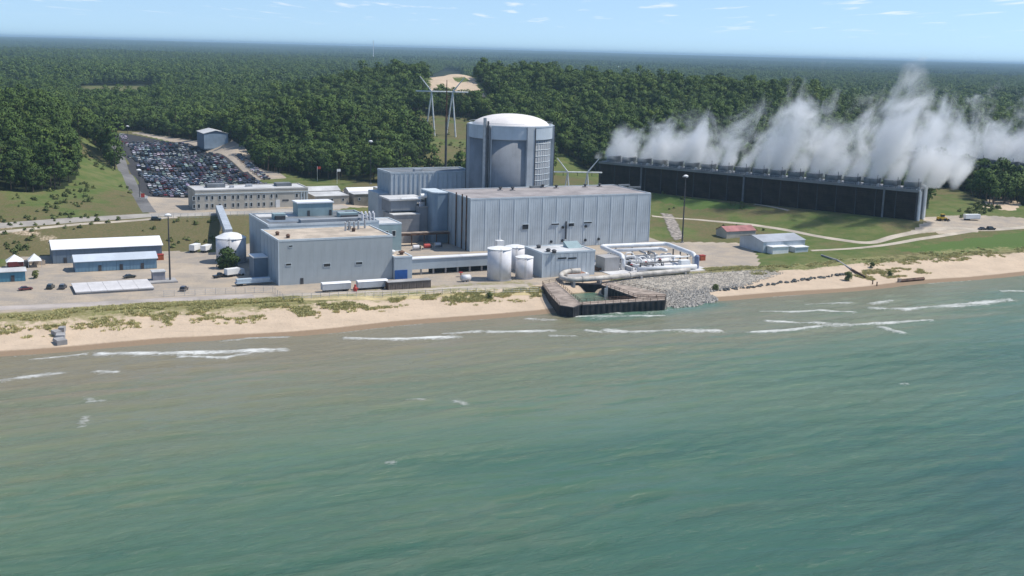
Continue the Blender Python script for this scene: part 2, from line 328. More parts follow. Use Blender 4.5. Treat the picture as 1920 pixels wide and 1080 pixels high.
def ground_mat():
    m = bpy.data.materials.new('ground_cover'); m.use_nodes = True; nt = m.node_tree; b = nt.nodes['Principled BSDF']
    b.inputs['Roughness'].default_value = .95; b.inputs['Specular IOR Level'].default_value = .1
    tc = N(nt, 'ShaderNodeTexCoord'); v = tc.outputs['Object']
    a1 = N(nt, 'ShaderNodeVertexColor', layer_name='surf'); a2 = N(nt, 'ShaderNodeVertexColor', layer_name='surf2')
    s1 = N(nt, 'ShaderNodeSeparateColor'); nt.links.new(a1.outputs[0], s1.inputs[0]); s2 = N(nt, 'ShaderNodeSeparateColor'); nt.links.new(a2.outputs[0], s2.inputs[0])
    nA = noise(nt, v, .11, 6, .65); nB = noise(nt, v, .9, 4, .6); nC = noise(nt, v, .025, 4, .6)
    jag = mathn(nt, 'MULTIPLY', mathn(nt, 'SUBTRACT', nB, .5), .9)
    def mask(sock): return sstep(nt, mathn(nt, 'ADD', sock, jag), .38, .62)
    grass = mixc(nt, sstep(nt, nA, .35, .65), (.085, .122, .034), (.140, .148, .056))
    dryc = mixc(nt, sstep(nt, nB, .35, .65), (.165, .122, .068), (.110, .105, .046))
    c = mixc(nt, mathn(nt, 'MULTIPLY', sstep(nt, mathn(nt, 'ADD', s2.outputs[1], mathn(nt, 'SUBTRACT', nA, .5)), .3, .8), .8), grass, dryc)
    c = mixc(nt, sstep(nt, nB, .68, .8), c, (.20, .17, .105))
    c = mixc(nt, mask(s2.outputs[0]), c, mixc(nt, nA, (.07, .135, .028), (.10, .130, .045)))
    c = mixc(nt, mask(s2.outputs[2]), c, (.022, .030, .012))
    grv = mixc(nt, sstep(nt, nA, .3, .7), (.42, .345, .26), (.30, .265, .225)); grv = mixc(nt, sstep(nt, nB, .58, .8), grv, (.24, .21, .17)); tk2 = noise(nt, mapping(nt, v, (.02, .3, 1), rot=(0, 0, -TH)), 1.0, 5, .65); grv = mixc(nt, mathn(nt, 'MULTIPLY', sstep(nt, tk2, .52, .66), .5), grv, (.29, .265, .235)); grv = mixc(nt, mathn(nt, 'MULTIPLY', sstep(nt, nC, .5, .62), .55), grv, (.48, .40, .31))
    c = mixc(nt, mask(s1.outputs[1]), c, grv)
    snd = mixc(nt, sstep(nt, nA, .3, .75), (.56, .44, .32), (.47, .37, .27)); snd = mixc(nt, mathn(nt, 'MULTIPLY', sstep(nt, nB, .55, .75), .6), snd, (.34, .27, .20)); trk = noise(nt, mapping(nt, v, (.03, .55, 1), rot=(0, 0, -TH)), 1.0, 4, .6); snd = mixc(nt, mathn(nt, 'MULTIPLY', sstep(nt, trk, .56, .68), .35), snd, (.37, .30, .23))
    snd = mixc(nt, mathn(nt, 'MULTIPLY', sstep(nt, mathn(nt, 'ADD', a2.outputs[1], mathn(nt, 'MULTIPLY', jag, .3)), .3, .8), .9), snd, (.235, .165, .105))
    a3 = N(nt, 'ShaderNodeVertexColor', layer_name='surf3'); s3 = N(nt, 'ShaderNodeSeparateColor'); nt.links.new(a3.outputs[0], s3.inputs[0]); nD = noise(nt, v, .32, 6, .72)
    dgm = sstep(nt, mathn(nt, 'MULTIPLY_ADD', s3.outputs[0], .42, mathn(nt, 'SUBTRACT', nD, .5)), .22, .38); dgc = mixc(nt, sstep(nt, nB, .4, .6), (.20, .19, .072), (.29, .255, .13))
    c = mixc(nt, mask(s1.outputs[0]), c, snd); c = mixc(nt, mathn(nt, 'MULTIPLY', dgm, .8), c, dgc)
    c = mixc(nt, mask(s1.outputs[2]), c, mixc(nt, nA, (.06, .06, .064), (.042, .042, .046)))
    nt.links.new(c, b.inputs['Base Color'])
    bp = N(nt, 'ShaderNodeBump'); bp.inputs['Strength'].default_value = .5; bp.inputs['Distance'].default_value = .5
    nt.links.new(nB, bp.inputs['Height']); nt.links.new(bp.outputs[0], b.inputs['Normal']); return m
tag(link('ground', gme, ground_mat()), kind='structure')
# ------------------------------------------------------------------ roads (draped strips)
def road(name, pts, width, m, lift=.10):
    P = [np.array(p, float) for p in pts]; L = [P[0]]
    for a, b in zip(P[:-1], P[1:]):
        n = max(1, int(np.hypot(*(b - a)) / 2.2)); L += [a + (b - a) * k / n for k in range(1, n + 1)]
    L = np.array(L)
    for _ in range(6): L[1:-1] = (L[:-2] + 2 * L[1:-1] + L[2:]) / 4
    d = np.gradient(L, axis=0); d /= np.linalg.norm(d, axis=1)[:, None] + 1e-9; nrm = np.c_[-d[:, 1], d[:, 0]]; k = 5; vs = []
    for q in range(k):
        p = L + nrm * width * (q / (k - 1) - .5); vs.append(np.c_[W(p[:, 0], p[:, 1])[0], W(p[:, 0], p[:, 1])[1], hz(p[:, 0], p[:, 1]) + lift - (.09 if q in (0, k - 1) else 0)])
    vs = np.stack(vs, 1); n = len(L); id_ = np.arange(n * k).reshape(n, k)
    f = np.stack([id_[:-1, :-1], id_[1:, :-1], id_[1:, 1:], id_[:-1, 1:]], -1).reshape(-1, 4)
    return tag(link(name, npmesh(name, vs.reshape(-1, 3), f, True), m), kind='structure')
m_road = mat('worn_concrete_road', (.36, .33, .29), .9, .12, .08, fine=.15)
m_track = mat('sandy_track', (.46, .40, .32), .95, .12, .1, fine=.2)
m_asph = mat('old_asphalt', (.17, .165, .16), .9, .2, .05, fine=.2)
road('road', [(-330, 156), (-230, 150), (-178, 153), (-144, 164), (-112, 171), (-74, 169), (-45, 170), (-12, 181)], 9, m_road)
road('track', [(-330, 141), (-230, 140), (-178, 143), (-144, 156), (-100, 164.5)], 3.2, m_track)
road('road', [(-110.5, 178), (-108, 232), (-105, 300), (-97, 420), (-92, 520), (-89, 640), (-92, 740)], 6.5, m_asph)
road('path', [(-330, 17), (-183, 12), (-160, 9.5), (-132, 8.5), (-100, 6)], 6.5, mat('pale_gravel_road', (.42, .37, .33), .95, .12, .12, fine=.2))
road('track', [(-100, 6), (-87, 3), (-60, -1), (-20, -5), (3, -8)], 4, m_track)
road('track', [(-91, -6.5), (-60, -10.5), (-25, -14.5), (4, -17)], 4.2, mat('yellowish_sand_strip', (.50, .41, .22), .95, .12, .2, fine=.3), .13)
road('road', [GT_(*p) for p in ((1222, 405), (1300, 411), (1400, 420), (1480, 432), (1560, 448), (1620, 457))] + [(203, 22), (235, 27), (262, 30), (274, 25), (320, 25), (420, 22)], 4.2, m_track, .14)
road('track', [GT_(*p) for p in ((1520, 470), (1600, 466), (1690, 455), (1780, 440), (1830, 432))], 3, m_track, .14)
road('track', [GT_(*p) for p in ((1415, 383), (1450, 388), (1480, 395))], 2.5, m_track, .14)
# ================================================================== WATER
ws = axis(-260, 330, 1.25, -45000, 45000, 1.3); wt = axis(-330, -34, 1.0, -45000, -30, 1.25); wt = wt[wt < -25]
wt = np.concatenate([wt[wt < -36], np.arange(-36, -6, 1.0)])
WS, WT_ = np.meshgrid(ws, wt); dsh = WT_ - shore_t(WS)
near = ss(-np.abs(WS - 35), -330, -280) * ss(WT_, -345, -300)
swell = np.zeros_like(WS)
for lam, ang, amp, ph in ((9.5, .10, .10, 0), (6.3, -.16, .065, 1.3), (4.3, .28, .04, 2.1), (13, -.05, .09, .6), (3.1, -.4, .025, .2)):
    q = 2 * math.pi / lam; wob = 5 * fbm(WS / 40 + ph, WT_ / 25, 3, int(lam))
    swell += amp * np.sin(q * (WT_ * math.cos(ang) + WS * math.sin(ang)) + wob + ph) * (.4 + 1.2 * vnoise(WS / 22 + ph, WT_ / 14, 21))
foam = np.zeros_like(WS)
breakers = [([(0, 715), (60, 706), (112, 700)], 1.2), ([(180, 697), (215, 697)], .7), ([(190, 664), (300, 663), (420, 660), (530, 656)], 1.6), ([(340, 668), (420, 672), (460, 664)], .8), ([(60, 675), (160, 664)], .6), ([(420, 640), (470, 634), (540, 632)], .5),
    ([(648, 634), (740, 637), (800, 634), (860, 632)], 1.2), ([(835, 626), (900, 621)], .8), ([(920, 622), (980, 622), (1035, 621)], 1.3), ([(1035, 629), (1075, 630)], .8), ([(1100, 620), (1125, 622)], .6), ([(1140, 620), (1190, 622), (1245, 621)], 1.6), ([(1255, 622), (1345, 620)], 1.3),
    ([(1410, 624), (1480, 620), (1540, 612), (1620, 608), (1740, 600)], 1.5), ([(1440, 602), (1520, 606), (1600, 609), (1680, 606)], 1.0), ([(1655, 614), (1690, 624)], 1.2), ([(1430, 584), (1480, 585), (1540, 582), (1600, 586)], .8), ([(1630, 578), (1700, 580), (1780, 572), (1895, 562)], 1.4), ([(1720, 578), (1850, 572)], .9), ([(1630, 570), (1670, 564)], .6), ([(1880, 545), (1960, 546)], 1.0), ([(1510, 571), (1600, 568)], .4),
    ([(170, 749), (190, 750)], .9), ([(770, 749), (790, 751)], .6), ([(855, 753), (872, 756)], .7), ([(990, 598), (1040, 600)], .9), ([(1080, 594), (1240, 592)], .7), ([(1120, 585), (1160, 588)], .9), ([(1180, 583), (1215, 580)], .9), ([(160, 780), (155, 800)], .3), ([(730, 868), (732, 868)], .5), ([(1690, 722), (1700, 722)], .3)]
ridge = np.zeros_like(WS)
for pl, wd in breakers:
    q = [GZ(px, py, 0) for px, py in pl]; d = pdist(q, WS, WT_); e = np.hypot(WS - WS, 0)
    foam = np.maximum(foam, ss(-d, -(wd * 2.0 + 1.2), -wd * .2) * (.62 + .75 * fbm(WS * .16 + wd, WT_ * .1, 3, 17)) * (.75 + .25 * min(1, wd)))
    foam = np.maximum(foam, ss(-d, -(wd * 4.5 + 2), 0) * .55 * ss(fbm(WS * .12, WT_ * .25, 3, 23), .4, .65)); ridge += .22 * wd * np.exp(-(d / 1.6) ** 2)
edge = np.exp(-((dsh + .3) / .9) ** 2) * ss(fbm(WS * .06, WT_ * 0, 3, 6), .48, .62); foam = np.maximum(foam, edge * .7)
calm = ss(-dsh, -1, 12)
wz = near * (swell * 1.7 * calm + np.minimum(ridge, .6))
wv = np.stack([WS * cT - WT_ * sT, 450 + WS * sT + WT_ * cT, wz], -1).reshape(-1, 3)
nr, nc = WS.shape; idx = np.arange(nr * nc).reshape(nr, nc)
wme = npmesh('lake', wv, np.stack([idx[:-1, :-1], idx[:-1, 1:], idx[1:, 1:], idx[1:, :-1]], -1).reshape(-1, 4), True)
basin = np.maximum(inpoly([(4, -14), (34, -14), (44, -46), (44, -52), (2, -52)], WS, WT_), ss(-pdist([(6, -54), (30, -53), (42, -50), (60, -48)], WS, WT_), -11, -1) * .9) * (.55 + .6 * fbm(WS * .12, WT_ * .2, 3, 41))
foam = np.maximum(foam, ss(-pdist([(6, -55), (24, -55), (40, -51)], WS, WT_), -5, 0) * .55 * ss(fbm(WS * .2, WT_ * .3, 3, 51), .4, .6)); foam = np.maximum(foam, inpoly([(8, -46), (26, -20), (30, -24), (34, -46)], WS, WT_) * .6 * ss(fbm(WS * .25, WT_ * .25, 3, 52), .5, .7))
attr(wme, 'foam', (foam.ravel(), np.clip(-dsh / 200, 0, 1).ravel(), basin.ravel() * 1.0, np.ones(WS.size)))
def water_mat():
    m = bpy.data.materials.new('lake_water'); m.use_nodes = True; nt = m.node_tree; b = nt.nodes['Principled BSDF']
    tc = N(nt, 'ShaderNodeTexCoord'); v = mapping(nt, tc.outputs['Object'], rot=(0, 0, -TH))
    a = N(nt, 'ShaderNodeVertexColor', layer_name='foam'); s = N(nt, 'ShaderNodeSeparateColor'); nt.links.new(a.outputs[0], s.inputs[0])
    n1 = noise(nt, mapping(nt, v, (.008, .028, 1)), 1.0, 5, .6, .6); n2 = noise(nt, mapping(nt, v, (.004, .012, 1)), 1.0, 4, .55, .4); n3 = noise(nt, mapping(nt, v, (.03, .12, 1)), 1.0, 4, .6)
    d = mathn(nt, 'ADD', s.outputs[1], mathn(nt, 'MULTIPLY', mathn(nt, 'SUBTRACT', n2, .5), 1.1))
    sx = N(nt, 'ShaderNodeSeparateXYZ'); nt.links.new(v, sx.inputs[0]); d = mathn(nt, 'ADD', d, mathn(nt, 'MULTIPLY', mathn(nt, 'SUBTRACT', sx.outputs[0], 190), .0007))
    d = mathn(nt, 'ADD', d, mathn(nt, 'MULTIPLY', mathn(nt, 'SUBTRACT', n3, .5), .2))
    r = N(nt, 'ShaderNodeValToRGB'); nt.links.new(d, r.inputs[0]); e = r.color_ramp.elements
    cols = ((0.0, (.215, .190, .122)), (.1, (.192, .188, .118)), (.28, (.158, .182, .112)), (.48, (.106, .166, .102)), (.78, (.050, .118, .076)), (1, (.030, .088, .064)))
    e[0].position, e[0].color = cols[0][0], (*cols[0][1], 1); e[1].position, e[1].color = cols[-1][0], (*cols[-1][1], 1)
    for p, c in cols[1:-1]: q = e.new(p); q.color = (*c, 1)
    c = mixc(nt, mathn(nt, 'MULTIPLY', sstep(nt, n1, .45, .8), .3), r.outputs[0], (.17, .165, .10))
    c = mixc(nt, mathn(nt, 'MULTIPLY', s.outputs[2], .7), c, (.045, .17, .135))
    fn = noise(nt, mapping(nt, v, (.5, 1.3, 1)), 1.0, 6, .75, .8)
    fm = sstep(nt, mathn(nt, 'ADD', s.outputs[0], mathn(nt, 'MULTIPLY', mathn(nt, 'SUBTRACT', fn, .5), 2.4)), .40, 1.15)
    cap = mathn(nt, 'MULTIPLY', sstep(nt, noise(nt, mapping(nt, v, (.10, .32, 1)), 1.0, 3, .6), .80, .85), .35)
    fm = mathn(nt, 'MAXIMUM', fm, cap)
    c = mixc(nt, mathn(nt, 'MULTIPLY', fm, .85), c, (.72, .72, .68)); nt.links.new(c, b.inputs['Base Color'])
    rr = N(nt, 'ShaderNodeMapRange'); nt.links.new(fm, rr.inputs[0]); rr.inputs[3].default_value = .2; rr.inputs[4].default_value = .8; nt.links.new(rr.outputs[0], b.inputs['Roughness'])
    b.inputs['IOR'].default_value = 1.33; b.inputs['Specular IOR Level'].default_value = .38
    gust = sstep(nt, noise(nt, mapping(nt, v, (.012, .03, 1)), 1.0, 3, .5), .3, .7); h = mathn(nt, 'ADD', mathn(nt, 'MULTIPLY', mathn(nt, 'MULTIPLY_ADD', gust, .9, .35), noise(nt, mapping(nt, v, (.26, .8, 1)), 1.0, 7, .68, .4)), mathn(nt, 'MULTIPLY', fm, .4))
    bp = N(nt, 'ShaderNodeBump'); bp.inputs['Strength'].default_value = .8; bp.inputs['Distance'].default_value = .8
    nt.links.new(h, bp.inputs['Height']); nt.links.new(bp.outputs[0], b.inputs['Normal']); return m
tag(link('lake', wme, water_mat()), kind='structure')
# ================================================================== TREES
def leaf_mat(name, dark, light):
    m = bpy.data.materials.new(name); m.use_nodes = True; nt = m.node_tree; b = nt.nodes['Principled BSDF']
    b.inputs['Roughness'].default_value = .75; b.inputs['Specular IOR Level'].default_value = .15
    oi = N(nt, 'ShaderNodeObjectInfo'); tc = N(nt, 'ShaderNodeTexCoord')
    drift = sstep(nt, noise(nt, mapping(nt, oi.outputs['Location'], (.004, .0025, 0)), 1.0, 4, .6), .38, .62)
    c = mixc(nt, mathn(nt, 'MULTIPLY_ADD', oi.outputs['Random'], .55, mathn(nt, 'MULTIPLY', drift, .55)), dark, light)
    c = mixc(nt, mathn(nt, 'MULTIPLY', mathn(nt, 'GREATER_THAN', oi.outputs['Random'], .84), .55), c, (light[0] * 1.5, light[1] * 1.25, light[2] * 1.1))
    c = mixc(nt, sstep(nt, noise(nt, tc.outputs['Object'], .6, 3), .35, .7), c, tuple(x * 1.35 for x in light)); nt.links.new(c, b.inputs['Base Color']); return m
m_leaf = leaf_mat('broadleaf_foliage', (.029, .057, .013), (.070, .112, .025))
m_leafd = leaf_mat('dark_foliage', (.024, .047, .014), (.051, .083, .022))
m_bark = mat('bark', (.10, .075, .055), .95, .2, 1.0)
def crown_arrays(seed, rx, hz0, hz1, nl, nq, q0, q1, zlo=.25):
    r = np.random.default_rng(seed); V = []; Fc = []; NR = []
    lobes = []
    for k in range(nl):
        a = r.uniform(0, 6.283); rr = rx * r.uniform(.15, .68); zc = r.uniform(zlo, .85); rr *= (1.15 - .6 * max(0, zc - .5) * 2 * .8)
        lobes.append((rr * math.cos(a), rr * math.sin(a), hz0 + (hz1 - hz0) * zc, rx * r.uniform(.32, .52)))
    lobes.append((0, 0, hz0 + (hz1 - hz0) * .8, rx * .5)); lobes.append((0, 0, hz0 + (hz1 - hz0) * .45, rx * .6)); mid = np.array([0, 0, hz0 + (hz1 - hz0) * .4])
    for k in range(nq):
        lx, ly, lz, lr = lobes[k % len(lobes)]; n = r.normal(size=3); n /= np.linalg.norm(n)
        if n[2] < -.35: n[2] = abs(n[2])
        c = np.array([lx, ly, lz]) + n * lr * np.array([1, 1, .85]) * r.uniform(.78, 1.12); o = (c - mid) / rx; sn = n * .75 + o * .5 + r.normal(size=3) * .12; sn /= np.linalg.norm(sn)
        n = n + r.normal(size=3) * .28; n /= np.linalg.norm(n)
        u = np.cross(n, r.normal(size=3)); u /= np.linalg.norm(u); v = np.cross(n, u); q = r.uniform(q0, q1)
        i = len(V); V += [c + u * q, c + v * q * r.uniform(.6, 1) + n * q * .25, c - u * q * r.uniform(.7, 1), c - v * q * r.uniform(.6, 1) + n * q * .2]; Fc.append((i, i + 1, i + 2, i + 3)); NR += [sn] * 4
    return np.array(V), np.array(Fc), np.array(NR)
def crown_mesh(name, m, *a, **k):
    v, f, n = crown_arrays(*a, **k); me = npmesh(name, v, f, True); me.normals_split_custom_set_from_vertices(n.tolist()); me.materials.append(m); return me
def trunk_mb(h, r0, seed):
    r = random.Random(seed); m = MB(); top = (r.uniform(-.6, .6), r.uniform(-.6, .6), h); m.tube([(0, 0, -1.2), (0, 0, 0), (top[0] * .4, top[1] * .4, h * .5), top], [r0 * 1.3, r0, r0 * .75, r0 * .3], 6)
    for k in range(4):
        a = k * 1.57 + r.uniform(-.4, .4); z = h * r.uniform(.4, .65); l = h * .38
        m.tube([(top[0] * .4, top[1] * .4, z), (math.cos(a) * l * .5, math.sin(a) * l * .5, z + l * .45), (math.cos(a) * l, math.sin(a) * l, z + l * .75)], [r0 * .5, r0 * .3, r0 * .1], 5)
    return m
TV = []; TN = []
for k, (rx, h0, h1, dk) in enumerate(((5.2, .8, 13.5, 0), (4.4, 1, 15, 0), (5.8, .6, 12.5, 0), (4.8, .8, 14.5, 1), (3.6, .5, 12, 1), (5.4, 1, 16, 0))):
    cm = crown_mesh('crown', m_leafd if dk else m_leaf, 50 + k, rx, h0, h1, 10, 680, .30, .62)
    tm = trunk_mb(h1 * .75, .32, k).mesh('trunk'); tm.materials.append(m_bark); TV.append((cm, tm, rx)); TN.append([tuple(x) for x in crown_arrays(50 + k, rx, h0, h1, 10, 680, .30, .62)[2]])
def proto(name, me): return bpy.data.objects.new(name, me)
def joined(k):
    cm, tm, _ = TV[k]; v1 = np.empty(len(cm.vertices) * 3, np.float32); cm.vertices.foreach_get('co', v1)
    mb = MB(); mb.add(v1.reshape(-1, 3).tolist(), [tuple(p.vertices) for p in cm.polygons], 0); mb.add([tuple(v.co) for v in tm.vertices], [tuple(p.vertices) for p in tm.polygons], 1)
    me = mb.mesh('tree_form', (0, 0, 0), True); nn_ = [(0, 0, 0)] * len(me.vertices); nn_[:len(TN[k])] = TN[k]; me.normals_split_custom_set_from_vertices(nn_); me.materials.append(cm.materials[0]); me.materials.append(m_bark); return proto('tree_form', me)
def scatter(name, pts, rotz, scl, ob):
    """one object whose points carry instances of a plant form"""
    me = bpy.data.meshes.new(name); me.vertices.add(len(pts)); me.vertices.foreach_set('co', np.asarray(pts, np.float32).ravel())
    a = me.attributes.new('turn', 'FLOAT_VECTOR', 'POINT'); a.data.foreach_set('vector', np.c_[np.zeros(len(pts)), np.zeros(len(pts)), rotz].astype(np.float32).ravel())
    a = me.attributes.new('size', 'FLOAT_VECTOR', 'POINT'); a.data.foreach_set('vector', np.asarray(scl, np.float32).ravel())
    o = link(name, me); g = bpy.data.node_groups.new(name, 'GeometryNodeTree')
    g.interface.new_socket('Geometry', in_out='INPUT', socket_type='NodeSocketGeometry'); g.interface.new_socket('Geometry', in_out='OUTPUT', socket_type='NodeSocketGeometry')
    gi = g.nodes.new('NodeGroupInput'); go = g.nodes.new('NodeGroupOutput'); ip = g.nodes.new('GeometryNodeInstanceOnPoints'); oi = g.nodes.new('GeometryNodeObjectInfo')
    oi.inputs[0].default_value = ob; oi.inputs['As Instance'].default_value = True
    for nm, sk in (('turn', 'Rotation'), ('size', 'Scale')):
        na = g.nodes.new('GeometryNodeInputNamedAttribute'); na.data_type = 'FLOAT_VECTOR'; na.inputs[0].default_value = nm; g.links.new(na.outputs[0], ip.inputs[sk])
    g.links.new(gi.outputs[0], ip.inputs['Points']); g.links.new(oi.outputs['Geometry'], ip.inputs['Instance']); g.links.new(ip.outputs[0], go.inputs[0])
    md = o.modifiers.new('scatter', 'NODES'); md.node_group = g; return o
def wedge(x, y, m=1.18): return np.abs(x) < y * (960 / F) * m + 40
def jgrid(r0, r1, sp):
    ys = np.arange(r0, r1, sp * .87); out = []
    for j, y in enumerate(ys):
        w_ = y * (960 / F) * 1.18 + 40; xs = np.arange(-w_, w_, sp) + (j % 2) * sp / 2; out.append(np.c_[xs, np.full(len(xs), y)])
    p = np.concatenate(out); return p + rng.uniform(-.42, .42, p.shape) * sp
pA = jgrid(480, 1700, 6.3); sA, tA = ST(pA[:, 0], pA[:, 1]); k = ~is_open(sA, tA); pA = pA[k]; sA = sA[k]; tA = tA[k]; zA = hz(sA, tA)
# which are seen: march from the camera over the canopy
canopy_h = 9.0
def visible(x, y, z):
    ok = np.ones(len(x), bool)
    for q in np.linspace(.35, .985, 60):
        s_, t_ = ST(x * q, y * q); zc = CAMH + (z - CAMH) * q; o = is_open(s_, t_); dist = np.hypot(x, y) * (1 - q)
        ok &= zc > hz(s_, t_) + np.where(o | (dist < 9), 0, canopy_h)
    return ok
dA = np.hypot(pA[:, 0], pA[:, 1]); inframe = np.abs(pA[:, 0]) < pA[:, 1] * (960 / F) * 1.0
cand = np.where(inframe & (dA < 1100))[0]; vis = visible(pA[cand, 0], pA[cand, 1], zA[cand] + 12.0); cand = cand[vis]
cand = cand[np.argsort(dA[cand])][:300]; single = np.zeros(len(pA), bool); single[cand] = True
kind = rng.integers(0, len(TV), len(pA)); rot = rng.uniform(0, 6.283, len(pA)); sc = np.clip(rng.normal(.95, .27, len(pA)), .45, 1.75); scz = sc * rng.uniform(.85, 1.15, len(pA))
regions = (('tree on the dune hill left of the parked cars', 'broadleaf tree on the dune hill across the lane from the parked cars', 'trees on the dune hill across the lane from the parking lot'),
           ('', 'broadleaf tree on the wooded hill behind the office building and the metal barn', 'trees on the hill behind the office building'),
           ('', 'broadleaf tree on the wooded slope behind the domed building and the pylons', 'trees on the slope behind the domed building'),
           ('', 'broadleaf tree on the knoll between the two steaming cooling towers', 'trees on the knoll between the cooling towers'))
for i in cand:
    s_, t_ = sA[i], tA[i]; rg = 0 if s_ < -85 else 1 if s_ < 105 and t_ > 230 else 3 if s_ > 290 and t_ < 200 else 2
    e = bpy.data.objects.new('tree', None); COL.objects.link(e); e.location = (pA[i, 0], pA[i, 1], zA[i]); e.rotation_euler = (0, 0, rot[i]); e.scale = (sc[i], sc[i], scz[i])
    tag(e, ('rounded ', 'tall ', 'broad low ', 'dark green ', 'slim dark ', 'very tall ')[kind[i]] + regions[rg][1], 'tree', regions[rg][2]); cm, tm, _ = TV[kind[i]]
    for nm, me in (('crown', cm), ('trunk', tm)): o = bpy.data.objects.new(nm, me); COL.objects.link(o); o.parent = e
JP = [joined(k) for k in range(len(TV))]
for k in range(len(TV)):
    q = (kind == k) & ~single; tag(scatter('forest', np.c_[pA[q], zA[q]], rot[q], np.c_[sc[q], sc[q], scz[q]], JP[k]), 'dense green broadleaf forest covering the dunes and hills behind the plant', 'forest', kind='stuff')
pB = jgrid(1700, 5200, 9.8); sB, tB = ST(pB[:, 0], pB[:, 1]); k = ~is_open(sB, tB) & (fbm(sB / 260, tB / 160, 3, 31) < .64); pB = pB[k]; zB = hz(sB[k], tB[k]); n = len(pB); kb = rng.integers(0, 3, n); scb = rng.normal(1.3, .3, n).clip(.7, 2.1)
for k in range(3):
    me = crown_mesh('far_tree_form', m_leaf if k else m_leafd, 90 + k, 5.0, 1, 13, 8, 260, .55, 1.0); q = kb == k
    tag(scatter('distant_forest', np.c_[pB[q], zB[q]], rng.uniform(0, 6, q.sum()), np.c_[scb[q], scb[q], scb[q]], proto('far_tree_form', me)), 'hazy green woodland stretching away to the horizon', 'forest', kind='stuff')
pC = jgrid(5200, 31000, 190.0); sC, tC = ST(pC[:, 0], pC[:, 1]); k = fbm(sC / 1500, tC / 900, 3, 44) < .66; pC = pC[k]; zC = hz(sC[k], tC[k]); n = len(pC); kc = rng.integers(0, 3, n)
for k in range(3):
    V = []; Fc = []; r = np.random.default_rng(k + 5)
    for j in range(170):
        v, f, nn_ = crown_arrays(200 + j % 7, 7, 1, 14, 3, 16, 2.6, 4.5); off = len(V) and sum(len(a) for a in V); V.append(v * r.uniform(.8, 1.25) + [r.uniform(-118, 118), r.uniform(-118, 118), r.uniform(-3, 4)]); Fc.append(f + (off or 0))
    me = npmesh('grove_form', np.concatenate(V), np.concatenate(Fc)); me.materials.append(m_leafd if k == 0 else m_leaf); q = kc == k
    tag(scatter('distant_forest', np.c_[pC[q], zC[q]], rng.uniform(0, 6, q.sum()), np.ones((q.sum(), 3)), proto('grove_form', me)), 'hazy green woodland stretching away to the horizon', 'forest', kind='stuff')
# ================================================================== BUILDINGS
def FP(px, py, t):
    """(s, z) where a pixel's ray meets the upright plane t = const"""
    d = ray(px, py); x0, y0 = 0, -450; dt = -d[0] * sT + d[1] * cT; t0 = -x0 * sT + y0 * cT; k = (t - t0) / dt
    return (d[0] * cT + d[1] * sT) * k + (y0 * sT), CAMH + d[2] * k
def zat(s, t, py):
    """height at which (s, t) shows at image row py"""
    x, y = W(s, t); lo, hi = -60.0, 160.0
    for _ in range(50):
        m = (lo + hi) / 2; dx, dy, dz = x, y, m - CAMH; q = dy * fw.y + dz * fw.z; b = (dy * up0.y + dz * up0.z) / q; a = dx / q
        if 540 - F * (b * math.cos(ROLL) - a * math.sin(ROLL)) > py: lo = m
        else: hi = m
    return lo
m_clad = mat('blue_grey_cladding', (.40, .455, .49), .55, .08, .06, streak=.2)
m_clad2 = mat('pale_blue_cladding', (.50, .548, .575), .5, .11, .07, streak=.3)
m_seam = mat('pale_trim', (.56, .62, .65), .5, .06, .2)
m_gravel = mat('pinkish_roof_gravel', (.34, .31, .30), .95, .14, .12, fine=.25)
m_tan = mat('tan_roof_gravel', (.50, .42, .33), .95, .14, .14, fine=.3)
m_dkroof = mat('dark_grey_roofing', (.17, .185, .20), .9, .2, .1, fine=.2)
m_ltroof = mat('light_grey_roofing', (.55, .55, .54), .85, .12, .1, fine=.2)
m_white = mat('white_paint', (.78, .78, .76), .5, .06, .2, streak=.12)
m_whiteroof = mat('white_metal_roof', (.80, .80, .80), .4, .05, .1)
m_conc = mat('grey_concrete', (.36, .35, .34), .9, .14, .12, streak=.35)
m_conc2 = mat('containment_concrete', (.24, .255, .275), .9, .10, .08, streak=.25)
m_beige = mat('beige_masonry', (.46, .43, .37), .9, .08, .15, streak=.2)
m_glass = mat('dark_glass', (.02, .025, .03), .15, .1, .3, spec=.6)
m_dark = mat('dark_opening_and_shade', (.03, .032, .036), .8, .2, .5)  # for openings, and for dark pieces that imitate shade
m_blue = mat('blue_metal_siding', (.16, .27, .36), .5, .08, .1, streak=.25)
m_blue2 = mat('slate_blue_siding', (.16, .21, .26), .5, .08, .1, streak=.25)
m_teal = mat('teal_grey_siding', (.28, .37, .38), .6, .1, .1, streak=.2)
m_steel = mat('galvanised_steel', (.45, .46, .47), .45, .1, .5, metal=.4)
m_dsteel = mat('dark_steel', (.07, .07, .075), .6, .2, .5)
m_rust = mat('rusty_steel', (.13, .075, .05), .85, .3, .4)
m_tank = mat('off_white_tank', (.66, .65, .66), .5, .06, .2, streak=.2)
m_redp = mat('red_paint', (.40, .05, .04), .5, .1, .5)
m_bluedoor = mat('blue_door_paint', (.02, .09, .30), .5, .1, .5)
m_wood = mat('weathered_wood', (.40, .325, .265), .9, .2, .3, fine=.35)
m_black = mat('black_sheet_piling', (.025, .025, .028), .7, .3, .4)
def seq(th, name, mb, m, offs, parent=None):
    """alike pieces sharing one mesh"""
    first = th.part(name, mb, m, parent); out = [first]
    for d in offs[1:]:
        c = first.copy(); COL.objects.link(c); c.parent = first.parent; c.location = (d[0] - offs[0][0], d[1] - offs[0][1], d[2] - offs[0][2]); out.append(c)
    return out
